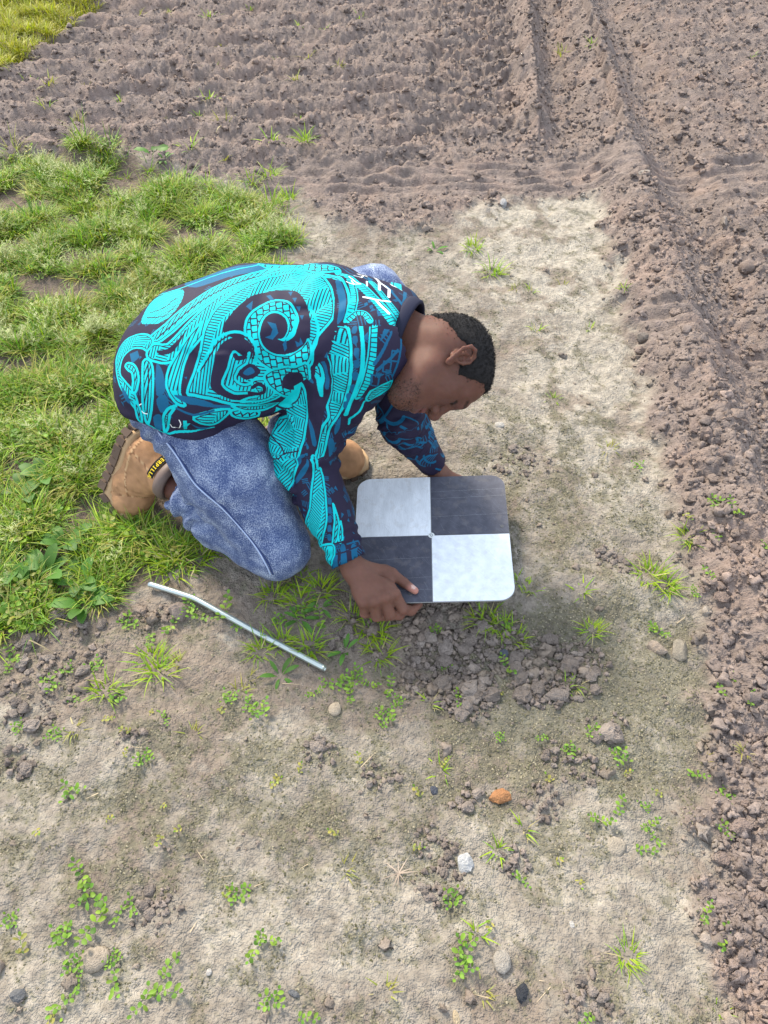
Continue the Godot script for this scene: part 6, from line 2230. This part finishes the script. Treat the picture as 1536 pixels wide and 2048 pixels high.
func tones(list: Array) -> Array:
	var out := []
	for c in list:
		var m := mat(lin(c.r, c.g, c.b), 0.96, 0.25)
		m.uv1_triplanar = true
		m.uv1_world_triplanar = true
		m.uv1_scale = Vector3(5, 5, 5)
		out.append(m)
	return out

# ---------------------------------------------------------------- plants

var leaf_mat: StandardMaterial3D
var blade_mats: Array = []


func plant_mat(c: Color, rough := 0.55) -> StandardMaterial3D:
	var m := mat(c, rough, 0.4)
	m.vertex_color_use_as_albedo = true
	m.backlight_enabled = true
	m.backlight = Color(0.85, 0.9, 0.5)
	return m


class Leaves:
	# collects blades and leaves with colours
	var v := PackedVector3Array()
	var n := PackedVector3Array()
	var c := PackedColorArray()
	var idx := PackedInt32Array()

	func blade(root: Vector3, yaw: float, length: float, width: float, up: float, droop: float, color: Color) -> void:
		var dir := Vector3(cos(yaw), 0, sin(yaw))
		var side := Vector3(-sin(yaw), 0, cos(yaw)) * width * 0.5
		var first := v.size()
		var p := root
		var pitch := up
		var steps := 4
		for k in steps + 1:
			var t := float(k) / steps
			var f := dir * cos(pitch) + Vector3.UP * sin(pitch)
			var nn := -dir * sin(pitch) + Vector3.UP * cos(pitch)
			var w := 1.0 - t * t * 0.95
			v.append(p - side * w)
			v.append(p + side * w)
			n.append(nn)
			n.append(nn)
			c.append(color)
			c.append(color)
			p += f * (length / steps)
			pitch -= droop / steps
		for k in steps:
			var a := first + 2 * k
			idx.append_array([a, a + 2, a + 1, a + 1, a + 2, a + 3])

	func leaf(root: Vector3, yaw: float, length: float, width: float, up: float, droop: float, cup: float, color: Color, wave := 0.0) -> void:
		# oval leaf on a short stalk, folded a little along its rib
		var dir := Vector3(cos(yaw), 0, sin(yaw))
		var side := Vector3(-sin(yaw), 0, cos(yaw))
		var first := v.size()
		var p := root
		var pitch := up
		var steps := 6
		for k in steps + 1:
			var t := float(k) / steps
			var f := dir * cos(pitch) + Vector3.UP * sin(pitch)
			var nn := -dir * sin(pitch) + Vector3.UP * cos(pitch)
			var w := width * 0.5 * (0.06 if t < 0.15 else sqrt(maxf(0.0, 1.0 - pow((t - 0.58) / 0.43, 2.0))))
			var lift := nn * (w * cup) + nn * (wave * width * sin(t * 17.0))
			var lift2 := nn * (w * cup) + nn * (wave * width * cos(t * 15.0))
			v.append(p - side * w + lift)
			v.append(p)
			v.append(p + side * w + lift2)
			n.append((nn + side * cup).normalized())
			n.append(nn)
			n.append((nn - side * cup).normalized())
			for q in 3:
				c.append(color)
			p += f * (length / steps)
			pitch -= droop / steps
		for k in steps:
			var a := first + 3 * k
			idx.append_array([a, a + 3, a + 1, a + 1, a + 3, a + 4, a + 1, a + 4, a + 2, a + 2, a + 4, a + 5])

	func mesh() -> ArrayMesh:
		var arr := []
		arr.resize(Mesh.ARRAY_MAX)
		arr[Mesh.ARRAY_VERTEX] = v
		arr[Mesh.ARRAY_NORMAL] = n
		arr[Mesh.ARRAY_COLOR] = c
		arr[Mesh.ARRAY_INDEX] = idx
		var m := ArrayMesh.new()
		m.add_surface_from_arrays(Mesh.PRIMITIVE_TRIANGLES, arr)
		return m


# one colour for a whole blade or leaf, picked at random
func green(kind: int) -> Color:
	var tone := rng.randf_range(0.75, 1.3)
	var warmth := rng.randf()
	match kind:
		0:
			return Color(0.17 + 0.14 * warmth, 0.345 + 0.05 * warmth, 0.020) * tone
		1:
			return Color(0.25 + 0.10 * warmth, 0.29 + 0.02 * warmth, 0.075) * tone
		2:
			return Color(0.085 + 0.07 * warmth, 0.205 + 0.06 * warmth, 0.028) * tone
		7:
			return Color(0.125 + 0.08 * warmth, 0.265 + 0.05 * warmth, 0.035) * tone
		5:
			return Color(0.30 + 0.14 * warmth, 0.36, 0.045) * tone
		6:
			return Color(0.38, 0.42, 0.20) * tone
		3:
			return Color(0.25, 0.28, 0.12) * tone
		_:
			return Color(0.42, 0.36, 0.20) * tone


func tuft_mesh(blades: int, reach: float, height: float, kind: int, flat: float) -> ArrayMesh:
	var g := Leaves.new()
	for k in blades:
		var a := rng.randf() * TAU
		var r := reach * sqrt(rng.randf()) * 0.5
		var root := Vector3(cos(a) * r, -0.004, sin(a) * r)
		var up := clampf(1.35 - flat * rng.randf() * 1.1, 0.15, 1.5)
		var c := green(kind)
		if rng.randf() < 0.10:
			c = green(4)
		g.blade(root, a + rng.randfn() * 0.7, height * rng.randf_range(0.45, 1.15), rng.randf_range(0.0020, 0.0042), up, rng.randf_range(0.2, 1.5), c)
	return g.mesh()


func panicle_mesh() -> ArrayMesh:
	# flowering grass: a thin stem with tiny pale spikelets
	var g := Leaves.new()
	for s in 3:
		var yaw := rng.randf() * TAU
		var h := rng.randf_range(0.045, 0.085)
		var lean := Vector3(cos(yaw), 0, sin(yaw)) * rng.randf_range(0.2, 0.6) * h
		g.blade(Vector3.ZERO, yaw, h * 1.05, 0.0012, 1.25, 0.35, green(3))
		for k in 9:
			var t := 0.55 + 0.45 * k / 9.0
			var p := lean * t * t + Vector3.UP * h * t
			var a := rng.randf() * TAU
			g.blade(p, a, rng.randf_range(0.007, 0.014), 0.0020, 0.5, 0.3, green(6))
	return g.mesh()


func seedling_mesh(kind: int, leaves: int) -> ArrayMesh:
	# low weed: pairs of round leaves on creeping stems
	var g := Leaves.new()
	var stems := maxi(1, leaves / 5)
	for s in stems:
		var yaw := TAU * s / stems + rng.randfn() * 0.4
		var dir := Vector3(cos(yaw), rng.randf_range(0.2, 0.8), sin(yaw)).normalized()
		var n := maxi(2, leaves / (2 * stems))
		for k in n:
			var p := dir * (0.006 + 0.009 * k) + Vector3(rng.randfn() * 0.002, 0.003, rng.randfn() * 0.002)
			if k > 0:
				g.blade(p - dir * 0.009, yaw, 0.010, 0.0014, 0.35, 0.0, green(2))
			for q in [-1.0, 1.0]:
				g.leaf(p, yaw + q * (1.2 + rng.randfn() * 0.3), rng.randf_range(0.007, 0.015), rng.randf_range(0.004, 0.0085), rng.randf_range(0.1, 0.9), 0.6, 0.3, green((7 if rng.randf() < 0.7 else 2) if kind == 0 else 1))
		g.leaf(dir * (0.006 + 0.009 * n), yaw, 0.009, 0.006, 0.8, 0.4, 0.3, green(7))
	return g.mesh()


func build_grass() -> void:
	rng.seed = 4100
	leaf_mat = plant_mat(Color.WHITE)
	# the sward: tufts, flowering stems and leafy ground cover, far too many to count
	var sorts := [[], [], [], []]
	var kinds := [0, 1, 2, 0, 0]
	for k in 8:
		sorts[0].append(tuft_mesh(18, 0.045, 0.060 + 0.015 * (k % 4), kinds[k % 5], 0.85))
	for k in 4:
		sorts[1].append(panicle_mesh())
	for k in 5:
		sorts[2].append(seedling_mesh(k % 2, 10 + 2 * k))
	for k in 4:
		sorts[3].append(tuft_mesh(18, 0.045, 0.075, 5, 0.8))
	var placed := {}
	var tries := 0
	var made := 0
	var clump := noise(5.5, 3, 411)
	var flower := noise(3.0, 2, 412)
	while made < 13500 and tries < 200000:
		tries += 1
		var far := rng.randf() < 0.30
		var x := rng.randf_range(-3.4, -1.4) if far else rng.randf_range(-2.0, -0.30)
		var z := rng.randf_range(-6.6, -3.9) if far else rng.randf_range(-3.5, -0.85)
		if absf(x) > 0.72 + absf(z) * 0.46:
			continue
		var w := sward_at(x, z)
		if w < 0.12:
			continue
		var cl := clump.get_noise_2d(x, z)
		if not far and rng.randf() > clampf(w * 1.2 + cl * 2.8 - 0.10, 0.0, 1.0):
			continue
		# room for the knee, shin and boot that press the grass down
		var q := Geometry3D.get_closest_point_to_segment(Vector3(x, 0.1, z), R_KNEE, R_ANKLE + Vector3(-0.07, 0, -0.02))
		if Vector2(q.x - x, q.z - z).length() < 0.07:
			continue
		var r := Geometry2D.get_closest_point_to_segment(Vector2(x, z), Vector2(-0.60, -1.07), Vector2(-0.133, -0.831))
		if r.distance_to(Vector2(x, z)) < 0.06:
			continue
		var fl := flower.get_noise_2d(x, z)
		var sort := 0
		var roll := rng.randf()
		if not far and roll < 0.08 + 0.40 * fl + (0.06 if z < -1.9 else 0.0):
			sort = 1
		elif not far and roll > 0.86 - 0.25 * cl:
			sort = 2
		if far:
			sort = 3
		var pick := rng.randi() % int(sorts[sort].size())
		var key := sort * 100 + pick
		if not placed.has(key):
			placed[key] = [[], PackedColorArray()]
		var s := rng.randf_range(0.7, 1.2) * (1.35 if far else clampf(0.85 + 0.7 * cl, 0.6, 1.4))
		if sort == 2:
			s *= 1.5
		var b := (Basis(Vector3.UP, rng.randf() * TAU) * Basis(Vector3.RIGHT, rng.randfn() * 0.15)).scaled(Vector3(s, s * rng.randf_range(0.7, 1.1), s))
		placed[key][0].append(Transform3D(b, Vector3(x, ground_y(x, z), z)))
		var l := rng.randf_range(0.8, 1.2)
		placed[key][1].append(Color(l, l, l))
		made += 1
	for key in placed:
		var sort: int = key / 100
		var o := many(["sward_grass", "flowering_grass", "ground_cover", "lawn_grass"][sort], sorts[sort][key % 100], leaf_mat, placed[key][0], placed[key][1])
		tag(o, ["dense green grass beside and behind the kneeling person", "pale flowering grass stems among the green sward", "low leafy weeds growing between the grass", "yellow green lawn grass beyond the tilled field"][sort], ["grass", "grass", "weeds", "grass"][sort], "sward at the field edge", "stuff")


# things one can find in the picture, to tell look-alikes apart by: x, z, what
const LANDMARKS := [
	[-0.36, -0.95, "the bent metal rod"], [0.158, -0.550, "the orange stone"], [0.088, -0.424, "the white quartz stone"], [-0.300, -0.259, "the pale oval stone"],
	[0.140, -0.206, "the shiny black pebble"], [0.40, -0.90, "the cracked beige stone"], [0.12, -0.93, "the panel's near edge"], [-0.262, -1.05, "the kneeling knee"],
	[0.22, -1.62, "the bowed head"], [0.028, -0.402, "the dry root"], [-0.070, -0.730, "the cream stone"], [0.252, -0.455, "the flat pale stone"],
	[-0.62, -1.36, "the upright tan boot"], [-0.05, -1.66, "the raised knee"], [0.42, -1.17, "the panel's right edge"], [0.80, -1.2, "the tilled ridge"], [0.23, -2.88, "the light grey upright stone"], [-0.40, -0.21, "the dark half buried stone"],
	[0.62, -0.30, "the near end of the tilled strip"], [-0.75, -0.80, "the broken clods by the grass"], [-0.30, -2.95, "the corner of the sward"], [-0.55, -0.55, "the cracked crust"],
]
const ORDER := ["nearest", "second nearest", "third nearest", "fourth nearest", "fifth nearest", "sixth nearest", "seventh nearest", "eighth nearest", "ninth nearest", "tenth nearest", "eleventh nearest", "twelfth nearest", "thirteenth nearest", "fourteenth nearest"]


func name_by_landmark(listed: Array) -> void:
	var sets := {}
	for e in listed:
		var best := 0
		var dist := 1e9
		for k in LANDMARKS.size():
			var d := Vector2(e[0].position.x - LANDMARKS[k][0], e[0].position.z - LANDMARKS[k][1]).length()
			if d < dist:
				dist = d
				best = k
		var key := "%s|%d" % [e[1], best]
		if not sets.has(key):
			sets[key] = []
		sets[key].append([dist, e[0]])
	for key in sets:
		var what: String = key.split("|")[0]
		var mark: String = LANDMARKS[int(key.split("|")[1])][2]
		var all: Array = sets[key]
		all.sort_custom(func(a, b): return a[0] < b[0])
		for k in all.size():
			all[k][1].set_meta("label", "%s, %s to %s" % [what, ORDER[mini(k, ORDER.size() - 1)], mark])


func build_weeds() -> void:
	rng.seed = 5200
	var listed := []
	var dense := []
	var sparse := []
	for k in 4:
		dense.append(tuft_mesh(46, 0.045, 0.060, 0, 0.95))
		sparse.append(tuft_mesh(14, 0.030, 0.042, 1 if k < 2 else 0, 1.05))
	for t in TUFTS:
		var o := obj("grass_tuft", (dense if t[3] == 0 else sparse)[rng.randi() % 4], leaf_mat)
		o.position = Vector3(t[0], ground_y(t[0], t[1]), t[1])
		o.rotation.y = rng.randf() * TAU
		o.scale = Vector3.ONE * (0.55 + 0.45 * t[2])
		tag(o, "", "grass tuft", "dense lone grass tufts" if t[3] == 0 else "sparse lone grass sprigs")
		listed.append([o, "dense bright green grass tuft" if t[3] == 0 else "sparse yellowish grass sprig"])
	for t in FIELD_SPRIGS:
		var o := obj("grass_sprig", sparse[rng.randi() % 4], leaf_mat)
		o.position = Vector3(t[0], ground_y(t[0], t[1]), t[1])
		o.rotation.y = rng.randf() * TAU
		o.scale = Vector3.ONE * rng.randf_range(1.0, 2.0)
		tag(o, "thin grass sprig sprouting from the tilled furrows", "grass sprig", "grass sprigs in the tilled field")
	var leafy := []
	var small := []
	for k in 6:
		leafy.append(seedling_mesh(0, 8 + 3 * k))
		small.append(seedling_mesh(1, 4 + k))
	for s in SEEDLINGS:
		var o := obj("seedling", (leafy if s[3] == 0 else small)[rng.randi() % 6], leaf_mat)
		o.position = Vector3(s[0], ground_y(s[0], s[1]) - 0.001, s[1])
		o.rotation.y = rng.randf() * TAU
		o.scale = Vector3.ONE * (0.50 + 0.34 * s[2]) * rng.randf_range(0.8, 1.15)
		tag(o, "", "weed", "leafy weeds on the bare plot" if s[3] == 0 else "tiny seedlings on the bare plot")
		listed.append([o, "round leaved green weed" if s[3] == 0 else "tiny yellow green seedling"])
	# broad leaved rosettes: every leaf is a piece of its own
	for d in DOCKS:
		var size: float = d[2]
		var t := thing("broadleaf_weed", "broad leaved green weed rosette with wide ribbed leaves" if size > 0.65 else "small rosette weed with narrow toothed leaves", "weed", Vector3(d[0], ground_y(d[0], d[1]), d[1]), "broad rosettes in the grass" if size > 0.65 else "small rosettes on the soil")
		listed.append([t, "broad leaved weed rosette" if size > 0.65 else "small narrow leaved rosette"])
		var count := 7 if size > 0.65 else 6
		for k in count:
			var g := Leaves.new()
			var yaw := TAU * k / count + rng.randfn() * 0.3
			var l := size * rng.randf_range(0.055, 0.095)
			var c := Color(0.075, 0.18, 0.030) * rng.randf_range(0.8, 1.35)
			g.leaf(Vector3(cos(yaw), 0, sin(yaw)) * 0.006, yaw, l, l * (0.42 if size > 0.65 else 0.24), rng.randf_range(0.4, 1.1), rng.randf_range(0.5, 1.3), 0.22, c, 0.035)
			obj("leaf", g.mesh(), leaf_mat, t)
	name_by_landmark(listed)
	# moss: tiny cushions that speckle the crust
	var cushion := lump_mesh(61, 3, 5, 0.8, 0.6)
	var placed := []
	var colors := PackedColorArray()
	var tries := 0
	var q2 := g_patch2
	while placed.size() < 32000 and tries < 260000:
		tries += 1
		var z := -0.08 - 2.6 * pow(rng.randf(), 1.2)
		var x := rng.randf_range(-1.0, 0.85)
		if absf(x) > 0.62 + absf(z) * 0.36 or tilled_at(x, z, 0.0) > 0.3 or sward_at(x, z) > 0.2:
			continue
		var m := 0.62 * in_pocket(x, z, 0.48, -0.80, 0.46, 0.26) + 0.30 * in_pocket(x, z, 0.45, -1.35, 0.35, 0.45) + 0.25 * in_pocket(x, z, -0.15, -0.55, 0.9, 0.25)
		if rng.randf() > smoothstep(-0.05, 0.5, m + 0.6 * q2.get_noise_2d(x, z)):
			continue
		var s := rng.randf_range(0.0025, 0.0065)
		placed.append(Transform3D(Basis(Vector3.UP, rng.randf() * TAU).scaled(Vector3(s, s * 0.7, s)), Vector3(x, ground_y(x, z), z)))
		var l := rng.randf_range(0.7, 1.4)
		var warm := rng.randf()
		colors.append(Color((0.145 + 0.24 * warm) * l, (0.143 + 0.20 * warm) * l, (0.080 + 0.17 * warm) * l))
	var o := many("moss", cushion, clod_mat, placed, colors)
	tag(o, "speckled olive moss and lichen crust on the bare plot", "moss", "", "stuff")


func build_litter() -> void:
	rng.seed = 6300
	# dry root with spreading fibres
	var t := Leaves.new()
	for k in 9:
		t.blade(Vector3(0, 0.004, 0), TAU * k / 9.0 + rng.randfn() * 0.3, rng.randf_range(0.02, 0.045), 0.0026, 0.5, 0.9, Color(0.30, 0.24, 0.19) * rng.randf_range(0.7, 1.2))
	var m := plant_mat(Color.WHITE, 0.9)
	m.backlight_enabled = false
	var root := obj("dry_root", t.mesh(), m)
	root.position = Vector3(0.028, ground_y(0.028, -0.402), -0.402)
	tag(root, "dead grey root with spreading fibres on the mossy soil", "root")
	# straw and dead grass bits
	for k in 70:
		var z := -0.15 - 3.0 * rng.randf()
		var x := rng.randf_range(-0.9, 0.9)
		if absf(x) > 0.5 + absf(z) * 0.3:
			continue
		var g := Leaves.new()
		g.blade(Vector3.ZERO, 0.0, rng.randf_range(0.012, 0.05), rng.randf_range(0.0010, 0.0022), 0.12, 0.25, Color(0.46, 0.37, 0.25) * rng.randf_range(0.6, 1.1))
		var o := obj("straw", g.mesh(), m)
		o.position = Vector3(x, ground_y(x, z) + 0.002, z)
		o.rotation.y = rng.randf() * TAU
		tag(o, "short dry straw lying on the bare soil", "straw", "straws on the soil")
